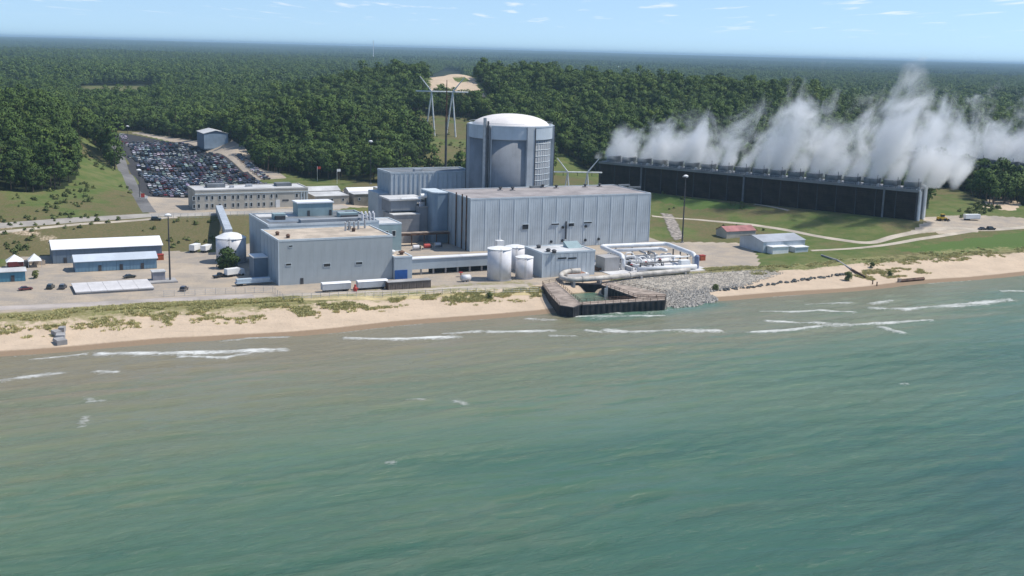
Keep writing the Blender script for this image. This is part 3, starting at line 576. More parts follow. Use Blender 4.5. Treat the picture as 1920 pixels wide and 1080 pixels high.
def ribbed(s0, s1, t, z0, z1, pitch, depth=.06, w=.14):
    m = MB().box(s0, s1, t, t + .3, z0, z1); n = max(1, round((s1 - s0) / pitch))
    for k in range(n + 1):
        s = s0 + (s1 - s0) * k / n; m.box(max(s0, s - w / 2), min(s1, s + w / 2), t - depth, t - .002, z0 + .05, z1 - .05)
    return m
def ribbed_t(t0, t1, s, z0, z1, pitch, depth=.12, w=.14):
    m = MB().box(s, s + .3, t0, t1, z0, z1); n = max(1, round((t1 - t0) / pitch))
    for k in range(n + 1):
        t = t0 + (t1 - t0) * k / n; m.box(s - depth, s - .002, max(t0, t - w / 2), min(t1, t + w / 2), z0 + .05, z1 - .05)
    return m
def flatroof(th, s0, s1, t0, t1, z, m_roof, m_cop, up_=.5, w=.45):
    th.part('roof', MB().box(s0 + w, s1 - w, t0 + w, t1 - w, z - .3, z), m_roof)
    p = MB()
    for a in ((s0 - .08, s1 + .08, t0 - .08, t0 + w), (s0 - .08, s1 + .08, t1 - w, t1 + .08), (s0 - .08, s0 + w, t0 + w, t1 - w), (s1 - w, s1 + .08, t0 + w, t1 - w)): p.box(*a, z - .35, z + up_)
    return th.part('parapet', p, m_cop)
def window(th, s, z, t, w_, h_, parent=None, mf=None, mg=None):
    f = MB().box(s - w_ / 2 - .12, s + w_ / 2 + .12, t - .12, t + .2, z - .14, z).box(s - w_ / 2 - .12, s + w_ / 2 + .12, t - .1, t + .2, z + h_, z + h_ + .12).box(s - w_ / 2 - .12, s - w_ / 2, t - .1, t + .2, z, z + h_).box(s + w_ / 2, s + w_ / 2 + .12, t - .1, t + .2, z, z + h_)
    o = th.part('window', f, mf or m_seam, parent); th.part('pane', MB().box(s - w_ / 2, s + w_ / 2, t - .04, t + .15, z, z + h_), mg or m_glass, o); return o
# ---- turbine hall
s0, s1, t0, t1, zr = 12.0, 105.5, 70.0, 106.0, 26.6
th = Th('turbine_hall', 'long pale blue panelled turbine hall standing in front of the domed building', 'building', s0, t0, 3.0)
th.part('wall', MB().box(s0 + .35, s1 - .35, t0 + .35, t1, 2.5, zr - .3), m_clad)
n = 13; pw = (s1 - s0) / n
seq(th, 'panel', ribbed(s0 + .12, s0 + pw - .12, t0 + .02, 3.0, zr - .4, 1.15), m_clad2, [(pw * k, 0, 0) for k in range(n)])
seq(th, 'pilaster', MB().box(s0 - .12, s0 + .14, t0 - .16, t0 + .3, 2.9, zr - .38), m_seam, [(pw * k, 0, 0) for k in range(n + 1)])
nt_ = 5; tw = (t1 - t0) / nt_
seq(th, 'end_panel', ribbed_t(t0 + .4, t0 + tw - .1, s0 + .04, 3.0, zr - .4, 1.2), m_clad, [(0, tw * k, 0) for k in range(nt_)])
seq(th, 'end_panel', MB().box(s1 - .34, s1 + .02, t0 + .4, t0 + tw - .1, 3.0, zr - .4), m_clad2, [(0, tw * k, 0) for k in range(nt_)])
flatroof(th, s0, s1, t0, t1, zr, m_gravel, m_clad2, .35)
for px, py, w_, h_ in ((985, 425, 2.8, 2.2), (1041, 420, 3.8, .6), (1102, 417, 4.0, .6), (1071, 421, 2.6, 1.4)):
    s, z = FP(px, py, t0); v = th.part('louvre_vent', MB().box(s - w_ / 2, s + w_ / 2, t0 - .28, t0 - .13, z - h_ / 2, z + h_ / 2), m_dark); th.part('hood', MB().box(s - w_ / 2 - .15, s + w_ / 2 + .15, t0 - .55, t0 - .13, z + h_ / 2, z + h_ / 2 + .15), m_seam, v)
for px, py in ((1055, 426), (1098, 424), (1033, 453), (1054, 451), (1097, 450), (1122, 448)):
    s, z = FP(px, py, t0); th.part('round_vent', MB().tube([(s, t0 - .45, z), (s, t0 - .1, z)], .65, 12), m_dark)
s, z = FP(1060, 415, t0); s, z2 = FP(1060, 448, t0); th.part('drain_pipe', MB().tube([(s, t0 - .35, z), (s, t0 - .35, z2)], .35, 8), m_dsteel)
for px, py in ((858, 355), (867, 355), (873, 357)):
    tt = t0 + (4 if px == 873 else 9 if px == 867 else 16); th.part('downpipe', MB().tube([(s0 - .35, tt, 3), (s0 - .35, tt, zr + 1.2)], .35, 8), m_rust)
for px, py in ((938, 357), (961, 357), (1018, 352), (1043, 353), (1097, 351), (1124, 350)):
    s, t = GZ(px, py, zr); v = th.part('roof_vent', MB().lathe(s, t, [(.5, zr - .1), (.5, zr + 1.0), (.9, zr + 1.1), (.9, zr + 1.5), (.3, zr + 1.7)], 10), m_dsteel); th.part('curb', MB().box(s - 1, s + 1, t - 1, t + 1, zr - .05, zr + .35), m_gravel, v)
for px, py in ((1005, 352), (1170, 349), (1190, 353)):
    s, t = GZ(px, py, zr); th.part('roof_duct', MB().box(s - 3.2, s + 3.2, t - .7, t + .7, zr - .02, zr + .9), m_dkroof)
# ---- bay beside the turbine hall and the concrete bunkers
th = Th('stair_bay', 'tall narrow slate blue bay joined to the end of the turbine hall', 'building', 6, 96, 3.0)
th.part('wall', MB().prism([(4.5, 98), (5.2, 96.6), (6.5, 96), (11.6, 96), (11.6, 112), (4.5, 112)], 3, 26.2), mat('slate_blue_panel', (.20, .27, .34), .5, .08, .1, streak=.2)); th.part('roof', MB().prism([(4.3, 98), (5.1, 96.4), (6.4, 95.8), (11.6, 95.8), (11.6, 112.2), (4.3, 112.2)], 26.2, 26.7), m_seam)
th = Th('feedwater_bunker', 'stained grey concrete bunker with dark overhanging roof between the service and turbine buildings', 'building', -13, 101, 3.0)
th.part('wall', MB().box(-13, -.5, 101, 116, 3, 16), m_conc); th.part('cap', MB().box(-13.4, -.2, 100.6, 107, 16, 16.35), m_ltroof)
th.part('upper_wall', MB().box(-12.4, .5, 107, 120, 16.35, 22), m_conc2); th.part('roof', MB().box(-13.4, 4.3, 106.2, 121, 22, 22.8), m_ltroof)
th.part('painted_shade_strip', MB().box(-12.7, .2, 106.7, 107, 15.6, 17), m_dark); th.part('header_pipe', MB().tube([(-8, 105.4, 22.9), (3, 105.4, 22.9)], .5, 8), m_white)  # dark strip stands in for the shade where the upper wall meets the cap
th = Th('valve_house', 'grey concrete valve house with pipe clutter on its roof beside the bunker', 'building', 0, 104, 3.0)
th.part('wall', MB().box(0, 4.4, 103, 122, 3, 19), m_conc2); th.part('roof', MB().box(-.2, 4.48, 102.7, 122.2, 19, 19.4), m_conc)
for k in range(4): th.part('roof_pipe', MB().tube([(.6 + k, 103.5 + k * .8, 19.4), (.6 + k, 103.5 + k * .8, 21), (1.6 + k * .7, 107, 21)], .32, 7), m_tank)
th = Th('exhaust_drum', 'short white capped drum at the end of the bunker roof', 'drum', 3.3, 105.2, 19.4)
th.part('support', MB().box(2.0, 2.4, 105, 105.4, 19.4, 23.4).box(3.9, 4.3, 105, 105.4, 19.4, 23.4), m_dsteel); th.part('drum', MB().tube([(1.5, 105.2, 24.1), (5.2, 105.2, 24.1)], 1.1, 14), m_white)
th = Th('pipe_platform', 'raised steel platform with tan deck in front of the concrete bunkers', 'platform', -13, 84, 3.0)
th.part('deck', MB().box(-14, 11, 92, 95, 8.6, 9.0), m_wood); th.part('beam', MB().box(-14, 11, 91.6, 91.95, 7.8, 8.7), m_rust)
seq(th, 'post', MB().box(-13.8, -13.4, 92, 92.4, 3, 8.6), m_rust, [(k * 6.1, 0, 0) for k in range(5)])
for k, (a, b, c_) in enumerate(((-10, 80, m_tank), (-4, 82, m_redp), (2, 84, m_steel))):
    th2 = Th('pump_skid', ('pale', 'rust red', 'grey steel')[k] + ' pump skid on the ground under the raised pipe platform', 'machinery', a, b, 3.0)
    th2.part('base', MB().box(a - 2, a + 2, b - 1, b + 1, 3, 3.4), m_conc); th2.part('body', MB().tube([(a - 1.4, b, 4.5), (a + 1.4, b, 4.5)], .95, 10), c_); th2.part('motor', MB().box(a + 1.4, a + 2.2, b - .5, b + .5, 3.4, 4.9), m_dsteel)
# ---- auxiliary building
th = Th('auxiliary_building', 'pale blue corrugated block with dark flat roof beside the domed building', 'building', -1, 140, 3.0)
a0, a1, b0, b1, zr = -1.0, 44.0, 140.0, 160.0, 31.0
th.part('wall', MB().box(a0 + .35, a1, b0 + .35, b1, 2.5, zr - .3), m_clad)
n = 9; pw = (a1 - a0) / n
seq(th, 'panel', ribbed(a0 + .1, a0 + pw - .1, b0 + .02, 3, zr - .4, 2.4, .3, .5), m_clad2, [(pw * k, 0, 0) for k in range(n)])
seq(th, 'end_panel', ribbed_t(b0 + .4, b0 + 4.9, a0 + .04, 3, zr - .4, 1.6, .15, .2), m_clad, [(0, 4.9 * k, 0) for k in range(4)])
flatroof(th, a0, a1, b0, b1, zr, m_dkroof, m_clad2, .6)
th.part('hatch', MB().box(14, 18, 146, 149, zr - .05, zr + 1.2), m_steel); th.part('lower_bay', MB().box(-6.5, -1.2, 142, 158, 3, 21), m_clad)
# ---- containment
CS, CT_, CR = 58.0, 128.0, 21.2; zrim = zat(CS, CT_ - CR * .7, 237); zband = zat(CS, CT_ - CR, 263)
th = Th('containment_building', 'round grey concrete reactor building with white shallow dome and vertical buttresses', 'building', CS, CT_, 3.0)
th.part('wall', MB().lathe(CS, CT_, [(20.3, 2.5), (20.3, zband)], 72), m_conc2, smooth=True)
th.part('ring_band', MB().lathe(CS, CT_, [(20.3, zband - .2), (21.0, zband), (21.0, zrim - .3), (21.2, zrim - .3), (21.2, zrim + .3), (20.2, zrim + .3), (20.2, zrim - 1)], 72), mat('pale_blue_concrete', (.44, .50, .55), .7, .06, .1, streak=.2))
zd = zat(CS, CT_, 213); dome = [(19.8, zrim - 1.2)] + [(19.6 * math.cos(a), zrim - 1.2 + (zd - zrim + 1.2) * math.sin(a)) for a in np.linspace(.02, 1.5, 14)]
th.part('dome', MB().lathe(CS, CT_, dome, 64), mat('cream_dome_coating', (.74, .70, .66), .7, .05, .15), smooth=True)
cang = math.atan2(-W(CS, CT_)[1], -W(CS, CT_)[0]) - TH
def pol(r, phi): a = cang + phi; return (CS + r * math.cos(a), CT_ + r * math.sin(a))
m_butt = mat('pale_grey_buttress', (.40, .43, .45), .85, .08, .1, streak=.25)
for k in range(6):
    f0 = math.radians(28 + 60 * k); q = []
    for r_, d in ((20.0, -.105), (21.9, -.10), (21.9, .10), (20.0, .105)): q.append(pol(r_, f0 + d))
    b = th.part('buttress', MB().prism(q, 2.6, zrim + .1), m_butt)
    e = pol(22.05, f0 + .095); th.part('edge_pipe', MB().tube([(*e, 3), (*e, zrim - .5)], .22, 6), m_dsteel, b)
p_ = pol(22.3, math.radians(-34)); zs_ = zat(*p_, 221)
v = th.part('vent_stack', MB().tube([(*p_, 3), (*p_, zs_)], .85, 12), m_steel)
p2_ = pol(22.2, math.radians(-29.5)); th.part('riser', MB().tube([(*p2_, 3), (*p2_, zs_ - 1.5)], .5, 8), m_dsteel, v)
for k in range(5): z = 20 + k * 7.5; th.part('bracket', MB().tube([pol(20.4, math.radians(-34)) + (z,), pol(22.6, math.radians(-34)) + (z,)], .3, 6), m_steel, v)
ten = MB()
for k in range(9):
    z = zband - 2 - k * 3.0; ten.tube([(*pol(20.38, math.radians(36 + 5.2 * j)), z) for j in range(9)], .14, 4)
for j in range(9): e = pol(20.38, math.radians(37 + 5 * j)); ten.tube([(*e, zband - .5), (*e, 18)], .12, 4)
th.part('tendon_grid', ten, m_seam)
th.part('rim_rail', MB().tube([(*pol(20.8, 2 * math.pi * k / 40), zrim + 1.3) for k in range(41)], .07, 4), m_steel)
# ---- service building
A = (-87.0, -42.0, 21.0, 48.5, 20.0)
th = Th('service_building', 'large plain blue grey block with tan gravel roof near the beach', 'building', A[0], A[2], 3.0)
th.part('wall', MB().box(A[0] + .1, A[1], A[2] + .3, A[3], 2.5, A[4] - .3), m_clad)
n = 10; pw = (A[1] - A[0]) / n
seq(th, 'panel', MB().box(A[0] + .006, A[0] + pw - .006, A[2], A[2] + .3, 3, A[4] - .35), mat('grey_blue_panel', (.385, .42, .43), .6, .08, .05, streak=.16), [(pw * k, 0, 0) for k in range(n)])
th.part('corner_trim', MB().box(A[0] - .06, A[0] + .25, A[2] - .08, A[2] + .2, 3, A[4] - .36), m_seam)
seq(th, 'end_panel', ribbed_t(A[2] + .4, A[2] + 5.3, A[0], 3, A[4] - .4, 1.6, .08, .12), m_clad, [(0, 5.4 * k, 0) for k in range(5)])
flatroof(th, *A[:4], A[4], m_tan, m_seam, .35)
for px, py, w_, h_ in ((541, 498, 2, .8), (545, 463, 1.4, .6), (613, 500, 2.6, 1.2), (673, 496, 2.6, 1.0)): s, z = FP(px, py, A[2]); window(th, s, z, A[2] - .03, w_, h_)
s, z = FP(566, 528, A[2]); th.part('door', MB().box(s - .6, s + .6, A[2] - .12, A[2] - .01, 3, 5.4), m_dsteel)
for px, py in ((520, 441), (540, 446), (663, 434), (655, 430)):
    s, t = GZ(px, py, A[4]); th.part('roof_vent', MB().lathe(s, t, [(.7, A[4] - .05), (.7, A[4] + .9), (1, A[4] + 1), (.4, A[4] + 1.5)], 8), m_rust)
for px, py in ((648, 430), (655, 428), (664, 429), (672, 427), (684, 425)):
    s, t = GZ(px, py + 3, A[4]); v = th.part('exhaust_pipe', MB().tube([(s, t, A[4] - .02), (s, t, A[4] + 3.4), (s + .8, t, A[4] + 4)], .45, 8), m_steel)
B = (-84.0, -38.0, 49.0, 82.0, 21.5)
th = Th('switchgear_building', 'blue block with dark grey roof and raised parapet behind the tan roofed service block', 'building', B[0], B[2], 3.0)
th.part('wall', MB().box(B[0] + .32, B[1], B[2], B[3], 2.5, B[4] - .3), m_clad)
seq(th, 'end_panel', ribbed_t(B[2] + .2, B[2] + 6.4, B[0], 3, B[4] - .4, 1.6, .08, .12), m_clad, [(0, 6.5 * k, 0) for k in range(5)])
flatroof(th, *B[:4], B[4], m_dkroof, m_clad2, .5)
th.part('roof_patch', MB().box(-82, -66, 72, 81, B[4] - .01, B[4] + .12), m_ltroof); th.part('roof_patch', MB().box(-81, -60, 58, 66, B[4] - .01, B[4] + .1), mat('blue_grey_roofing', (.19, .23, .28), .9, .1, .2))
th.part('raised_strip', MB().box(-70, -43, 51.5, 55.5, B[4] - .05, B[4] + 1.4), mat('mid_grey_roofing', (.27, .29, .31), .9, .1, .1))
for (a, b, c_, d, h_, m_) in ((-78, -73, 64, 67.5, 2.4, m_teal), (-52, -44, 58, 61.5, 2.6, m_teal), (-50, -47, 66, 69, 2.0, m_steel)):
    v = th.part('air_handler', MB().box(a, b, c_, d, B[4] - .02, B[4] + h_), m_); th.part('duct', MB().box(a + .5, b - .5, c_ - 1.4, c_ - .02, B[4] + .2, B[4] + h_ * .7), m_dsteel, v)
v = th.part('penthouse', MB().box(-66, -51, 71, 79, B[4] - .02, B[4] + 5.4), m_teal); th.part('penthouse_roof', MB().box(-66.4, -50.6, 70.6, 79.4, B[4] + 5.4, B[4] + 5.9), m_whiteroof, v)
for s in (-62, -52.6): th.part('penthouse_door', MB().box(s, s + 1.1, 70.9, 70.99, B[4], B[4] + 2.4), m_dsteel, v)
for k in range(4): s = -44.5 + k * 1.6; th.part('pipe_riser', MB().tube([(s, 50.6, B[4]), (s, 50.6, B[4] + 3.2), (s, 52, B[4] + 3.6)], .5, 8), m_tank)
C_ = (-37.5, -26, 55, 72, 19)
th = Th('office_annex', 'teal grey annex with three dark windows tucked behind the service block', 'building', C_[0], C_[2], 3.0)
th.part('wall', MB().box(*C_[:4], 2.5, C_[4]), m_teal); flatroof(th, C_[0], C_[1], C_[2], C_[3], C_[4] + .4, m_ltroof, m_seam, .3)
for s in (-35.6, -32.6, -29.4): window(th, s, 14.2, 55 - .03, 1.5, 2.2, mf=m_white)
th = Th('tool_shed', 'low tan roofed annex with bright blue roll-up door beside the service block', 'shed', -41.8, 20, 3.0)
th.part('wall', MB().box(-41.8, -34.4, 19.4, 33, 2.5, 11.6), m_clad); flatroof(th, -41.8, -34.4, 19.4, 33, 11.8, m_tan, m_seam, .25)
s, z = FP(752, 505, 19.4); th.part('roll_door', MB().box(s - 2.6, s + 2.6, 19.2, 19.38, 3, 6.6), m_bluedoor)
for s, t in ((-40, 27), (-37, 24.5)): th.part('roof_fan', MB().lathe(s, t, [(.8, 11.75), (.8, 12.5), (1.3, 12.6), (1.3, 13), (.5, 13.4)], 10), m_white if t > 25 else m_rust)
th = Th('lean_to', 'small dark blue lean-to with white top against the service block', 'shed', -92.5, 40, 3.0)
th.part('wall', MB().box(-92.5, -87.15, 37, 45, 2.5, 11), m_blue2); th.part('roof', MB().box(-92.8, -87.15, 36.7, 45.3, 11, 11.4), m_white)
# ---- elevated corridor
th = Th('covered_walkway', 'long elevated grey corridor with white roof running between annex and tanks', 'walkway', -34, 26, 3.0)
zc = zat(-14, 25, 481); th.part('wall', MB().box(-34.2, 4.5, 25, 28.5, zc - 4.4, zc - .3), m_clad); th.part('roof', MB().box(-34.3, -11, 24.7, 28.8, zc - .3, zc + .1), m_whiteroof); th.part('roof', MB().box(-10.8, 4.7, 24.7, 28.8, zc - .3, zc + .1), m_whiteroof)
seq(th, 'post', MB().box(-33.8, -33.2, 25.6, 26.2, 2.8, zc - 4.4), m_conc, [(k * 5.3, 0, 0) for k in range(8)])
th.part('painted_shade_sheet', MB().box(-24, 4, 28.0, 28.4, 2.8, zc - 4.45), m_dark)  # dark sheet imitating the shade beneath the raised corridor
# ---- tanks
def tank(name, label, s, t, r, ztop, cone=.8, n=36, m=None, group=None):
    th = Th(name, label, 'tank', s, t, 3.0, group); z0 = zg(s, t)
    th.part('shell', MB().lathe(s, t, [(r, 2.6), (r, ztop)], n), m or m_tank, smooth=True); th.part('roof', MB().lathe(s, t, [(r + .15, ztop - .15), (r + .15, ztop + .05), (r * .5, ztop + cone * .75), (.3, ztop + cone)], n), m_white)
    th.part('base_ring', MB().lathe(s, t, [(r + .4, 2.6), (r + .4, 3.3)], n), m_conc); a = -1.9
    l = MB()
    for d in (-.25, .25): l.tube([(s + (r + .2) * math.cos(a) + d, t + (r + .2) * math.sin(a), 3), (s + (r + .2) * math.cos(a) + d, t + (r + .2) * math.sin(a), ztop + .8)], .06, 4)
    for k in range(int((ztop - 3) / .5)): l.box(s + (r + .2) * math.cos(a) - .25, s + (r + .2) * math.cos(a) + .25, t + (r + .2) * math.sin(a) - .03, t + (r + .2) * math.sin(a) + .03, 3.4 + k * .5, 3.46 + k * .5)
    th.part('ladder', l, m_steel); return th
tank('storage_tank', 'tall white cylindrical tank beside the pump house, larger of the two', -2.4, 7.2, 4.75, zat(-2.4, 4, 468))
tank('storage_tank', 'shorter white cylindrical tank squeezed between the tall tank and pump house', 8.2, 6.4, 3.5, zat(8.2, 3.4, 484))
tank('storage_tank', 'white domed tank half hidden behind the two tanks by the pump house', 14.0, 27, 4.2, zat(14, 23, 465))
tank('water_tank', 'broad white conical-roofed water tank beside the dark green bush', -93.0, 76, 6.1, zat(-93, 70, 449), 2.2)
th = Th('vent_hood', 'small white louvred hood standing behind the tall white tank', 'vent', 0, 40, 3.0); s, z = FP(937, 465, 40); th.part('stand', MB().box(s - 1, s + 1, 39.5, 41.5, 2.8, z), m_steel); th.part('hood', MB().box(s - 1.6, s + 1.6, 39, 42, z, z + 3.2).box(s - .25, s + .25, 40, 40.4, z + 3.2, z + 7), m_white)
# ---- pump (screen) house
A = (15.3, 39.3, 4.6, 21.0, 13.0)
th = Th('pump_house', 'square blue grey pump house at the head of the pier', 'building', A[0], A[2], 3.0)
th.part('wall', MB().box(A[0] + .05, A[1], A[2] + .3, A[3], 2.5, A[4] - .3), m_clad); n = 6; pw = (A[1] - A[0]) / n
seq(th, 'panel', ribbed(A[0] + .03, A[0] + pw - .03, A[2], 3, A[4] - .35, 2, .05, .1), m_clad2, [(pw * k, 0, 0) for k in range(n)])
th.part('corner_trim', MB().box(A[0] - .1, A[0] + .3, A[2] - .12, A[2] + .2, 3, A[4] - .36), m_seam)
flatroof(th, *A[:4], A[4], m_ltroof, m_seam, .3)
for px in (1054, 1073): s, z = FP(px, 484, A[2]); th.part('louvre', MB().box(s - 1.9, s + 1.9, A[2] - .16, A[2] - .06, z - .3, z + .3), m_dark)
th.part('skylight', MB().add([(31, 12, 13.0), (37.5, 12, 13.0), (37.5, 17, 13.0), (31, 17, 13.0), (31, 17, 15.2), (37.5, 17, 15.2)], [(0, 1, 5, 4), (3, 2, 5, 4)[::-1], (0, 4, 3), (1, 2, 5), (0, 3, 2, 1)]), m_teal)
for px, py in ((1028, 472), (1039, 474), (1010, 465)): s, t = GZ(px, py, 13); th.part('roof_fan', MB().lathe(s, t, [(.9, 12.95), (.9, 13.8), (1.2, 13.9), (.5, 14.4)], 8), m_dsteel)
# ---- office building
O = (-88.0, -31.0, 181.5, 201.0, 19.8); z0 = 9.6
th = Th('office_building', 'two-storey beige office building with rows of paired dark windows beside the parking lot', 'building', O[0], O[2], 10.0)
th.part('wall', MB().box(*O[:4], z0, O[4] - .5), m_beige); flatroof(th, *O[:4], O[4], m_ltroof, mat('pale_coping', (.52, .50, .46), .8, .08, .2), .4)
th.part('cornice', MB().box(O[0] - .25, O[1] + .25, O[2] - .25, O[2] - .02, O[4] - 1.9, O[4] - 1.55), m_seam)
pairs = [(363.5, 372.5), (387.5, 398), (412, 422), (437, 446.5), (461.5, 471), (485, 495), (509, 518.5), (556.5, 566)]
for a, b in pairs:
    for px in (a, b):
        s, _ = FP(px, 370, O[2])
        for zb in (11.2, 15.2): window(th, s, zb, O[2] - .03, 1.05, 1.9)
s, _ = FP(521, 385, O[2]); th.part('entrance', MB().box(s - 1.0, s + 1.0, O[2] - .16, O[2] - .03, 10, 14.2), m_white); th.part('sign_board', MB().box(s + 2.4, s + 5.6, O[2] - .14, O[2] - .03, 13.4, 14.2), m_dsteel)
for s, t, a, b, h_ in ((-80, 192, 9, 6, 1.8), (-45, 191, 8, 6, 1.6), (-60, 193, 3, 3, 1.2), (-69, 190, 2, 2, 1.0)): th.part('roof_unit', MB().box(s, s + a, t, t + b, O[4] - .05, O[4] + h_), m_steel if a < 5 else m_dkroof)
for k in range(3): th.part('buttress_column', MB().box(-31 - .9 - k * 1.4, -31 - .5 - k * 1.4, O[2] - .3, O[2] - .02, 10, O[4] - 2), m_seam)
# small beige buildings right of the office
def hut(name, label, s0, s1, t0, t1, z0, h, mw, mr, ridge=None, win=0, group=None, cat='building'):
    th = Th(name, label, cat, s0, t0, z0, group); th.part('wall', MB().box(s0, s1, t0, t1, z0 - .6, z0 + h), mw)
    if ridge: th.part('roof', MB().gable(s0, s1, t0, t1, z0 + h - .05, z0 + h + ridge), mr); th.part('gable_end', MB().gend(s0 + .02, t0, t1, z0 + h, z0 + h + ridge - .1), mw); th.part('gable_end', MB().gend(s1 - .12, t0, t1, z0 + h, z0 + h + ridge - .1), mw)
    else: th.part('roof', MB().box(s0 - .3, s1 + .3, t0 - .3, t1 + .3, z0 + h, z0 + h + .3), mr)
    for k in range(win): window(th, s0 + (s1 - s0) * (k + .5) / win, z0 + h * .45, t0 - .03, 1.0, 1.2)
    return th
hut('training_hall', 'low beige hall with broad pale roof next to the office building', -26, -8, 186, 204, 10, 4.6, m_beige, m_ltroof, None, 3)
hut('gate_house', 'pale grey gate house with ridged roof behind the beige hall', -22, -4, 214, 226, 10, 4, mat('pale_grey_siding', (.42, .42, .42), .7), m_ltroof, 1.8)
hut('office_trailer', 'brown panelled site trailer between the beige hall and yellow block', -6, 6, 183, 192, 10, 5.5, mat('brown_panel_siding', (.27, .25, .21), .8), m_ltroof, None, 2)
hut('security_block', 'pale yellow block with dark windows beside the corrugated auxiliary building', 7.5, 15, 184, 192, 10, 8.2, mat('pale_yellow_render', (.62, .55, .38), .8), m_ltroof, None, 2)
hut('site_shed', 'white roofed shed behind the site trailer at the wood edge', -2, 14, 204, 214, 10, 4.4, m_beige, m_whiteroof, 1.6)
hut('site_shed', 'mauve roofed shed furthest along the row at the wood edge', 18, 30, 206, 216, 10, 4, m_beige, mat('mauve_roof', (.36, .31, .34), .8), 1.6)
# barn
th = Th('metal_barn', 'tall blue grey metal barn standing between parking lot and woods', 'barn', -32, 440, 12.0)
sb, tb = GZ(383, 292, 13); z0 = zg(sb + 8, tb + 12); b = (sb, sb + 17, tb, tb + 26)
th.part('wall', MB().box(b[0] + .2, b[1] - .2, b[2], b[3], z0 - 2, z0 + 9.4), m_blue2); seq(th, 'end_panel', MB().box(b[0] - .02, b[0] + .19, b[2] + .1, b[2] + 6.3, z0 - 1, z0 + 9.4), mat('blue_siding_painted_shade', (.17, .23, .31), .5, .1, .2, streak=.2), [(0, 6.45 * k, 0) for k in range(4)])  # darker copy of the front siding: the end's shade is in its colour
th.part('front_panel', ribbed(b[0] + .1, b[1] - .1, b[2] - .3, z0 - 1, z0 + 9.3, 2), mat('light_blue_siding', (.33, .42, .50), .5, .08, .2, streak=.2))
ro = MB(); sm = (b[0] + b[1]) / 2
for e0, e1 in ((b[0] - .4, sm), (b[1] + .4, sm)):
    v = [(e0, b[2] - .6, z0 + 9.4), (e1, b[2] - .6, z0 + 11.6), (e1, b[3] + .4, z0 + 11.6), (e0, b[3] + .4, z0 + 9.4)]; v += [(p[0], p[1], p[2] + .2) for p in v]
    ro.add(v, [(0, 1, 2, 3), (7, 6, 5, 4), (0, 4, 5, 1), (1, 5, 6, 2), (2, 6, 7, 3), (3, 7, 4, 0)])
th.part('roof', ro, m_ltroof); th.part('gable_end', MB().add([(b[0], b[2] - .2, z0 + 9.3), (b[1], b[2] - .2, z0 + 9.3), (sm, b[2] - .2, z0 + 11.5), (b[0], b[2] - .05, z0 + 9.3), (b[1], b[2] - .05, z0 + 9.3), (sm, b[2] - .05, z0 + 11.5)], [(0, 1, 2), (3, 5, 4), (0, 3, 4, 1), (1, 4, 5, 2), (2, 5, 3, 0)]), m_blue2)
# ---- sheds in the yard
def shed(label, s0, s1, t0, t1, ze, zr_, mw, mr, doors=()):
    th = Th('storage_shed', label, 'shed', s0, t0, 3.0); n = max(3, round((s1 - s0) / 5)); pw = (s1 - s0) / n
    th.part('wall', MB().box(s0 + .05, s1 - .05, t0 + .25, t1, 2.6, ze - .05), mw); seq(th, 'panel', ribbed(s0 + .04, s0 + pw - .04, t0, 3, ze - .1, 1.2, .05, .1), mw, [(pw * k, 0, 0) for k in range(n)])
    th.part('roof', MB().gable(s0, s1, t0, t1, ze, zr_, 0, .5, .18), mr)
    for e in (s0 + .06, s1 - .16): th.part('gable_end', MB().gend(e, t0 + .2, t1 - .2, ze - .05, zr_ - .12), mw)
    for s in doors: th.part('door', MB().box(s, s + 1.2, t0 - .14, t0 - .06, 3, 5.3), m_dsteel)
    return th
shed('long slate blue shed with bright white roof at the foot of the bluff', -161, -118.5, 91, 108, 8.6, 11.2, m_blue2, m_whiteroof, (-157,))
shed('bright blue shed with pale roof in front of the white roofed shed', -154.5, -123.8, 70, 80, 6.9, 8.9, m_blue, mat('pale_blue_roof', (.52, .57, .62), .45, .06, .1), (-146, -138, -130))
shed('turquoise storage shed at the end of the sandy yard beside the equipment', -210, -173, 58, 66, 6.6, 7.4, mat('turquoise_siding', (.09, .24, .32), .5, .1, .1, streak=.2), m_ltroof, (-178,))
th = Th('concrete_slab', 'long pale concrete slab roof lying low along the yard', 'slab', -158.4, 26, 3.0)
th.part('base', MB().box(-158, -131.4, 26.6, 42.5, 2.6, 3.7), m_conc); seq(th, 'slab_panel', MB().box(-158.4, -153.1, 26.2, 43, 3.7, 4.1), mat('pale_concrete', (.60, .58, .57), .85, .08, .1, fine=.2), [(5.4 * k, 0, 0) for k in range(5)])
th = Th('guard_cabin', 'grey cabin on a concrete pad at the foot of the floodlight mast', 'cabin', -127, 41, 3.0); th.part('pad', MB().box(-132, -121, 38, 46, 2.7, 3.5), m_conc); th.part('wall', MB().box(-129.5, -125, 42, 46, 3.5, 6.6), mat('grey_cabin_siding', (.28, .27, .29), .7)); th.part('roof', MB().box(-129.8, -124.7, 41.7, 46.3, 6.6, 6.9), m_ltroof)
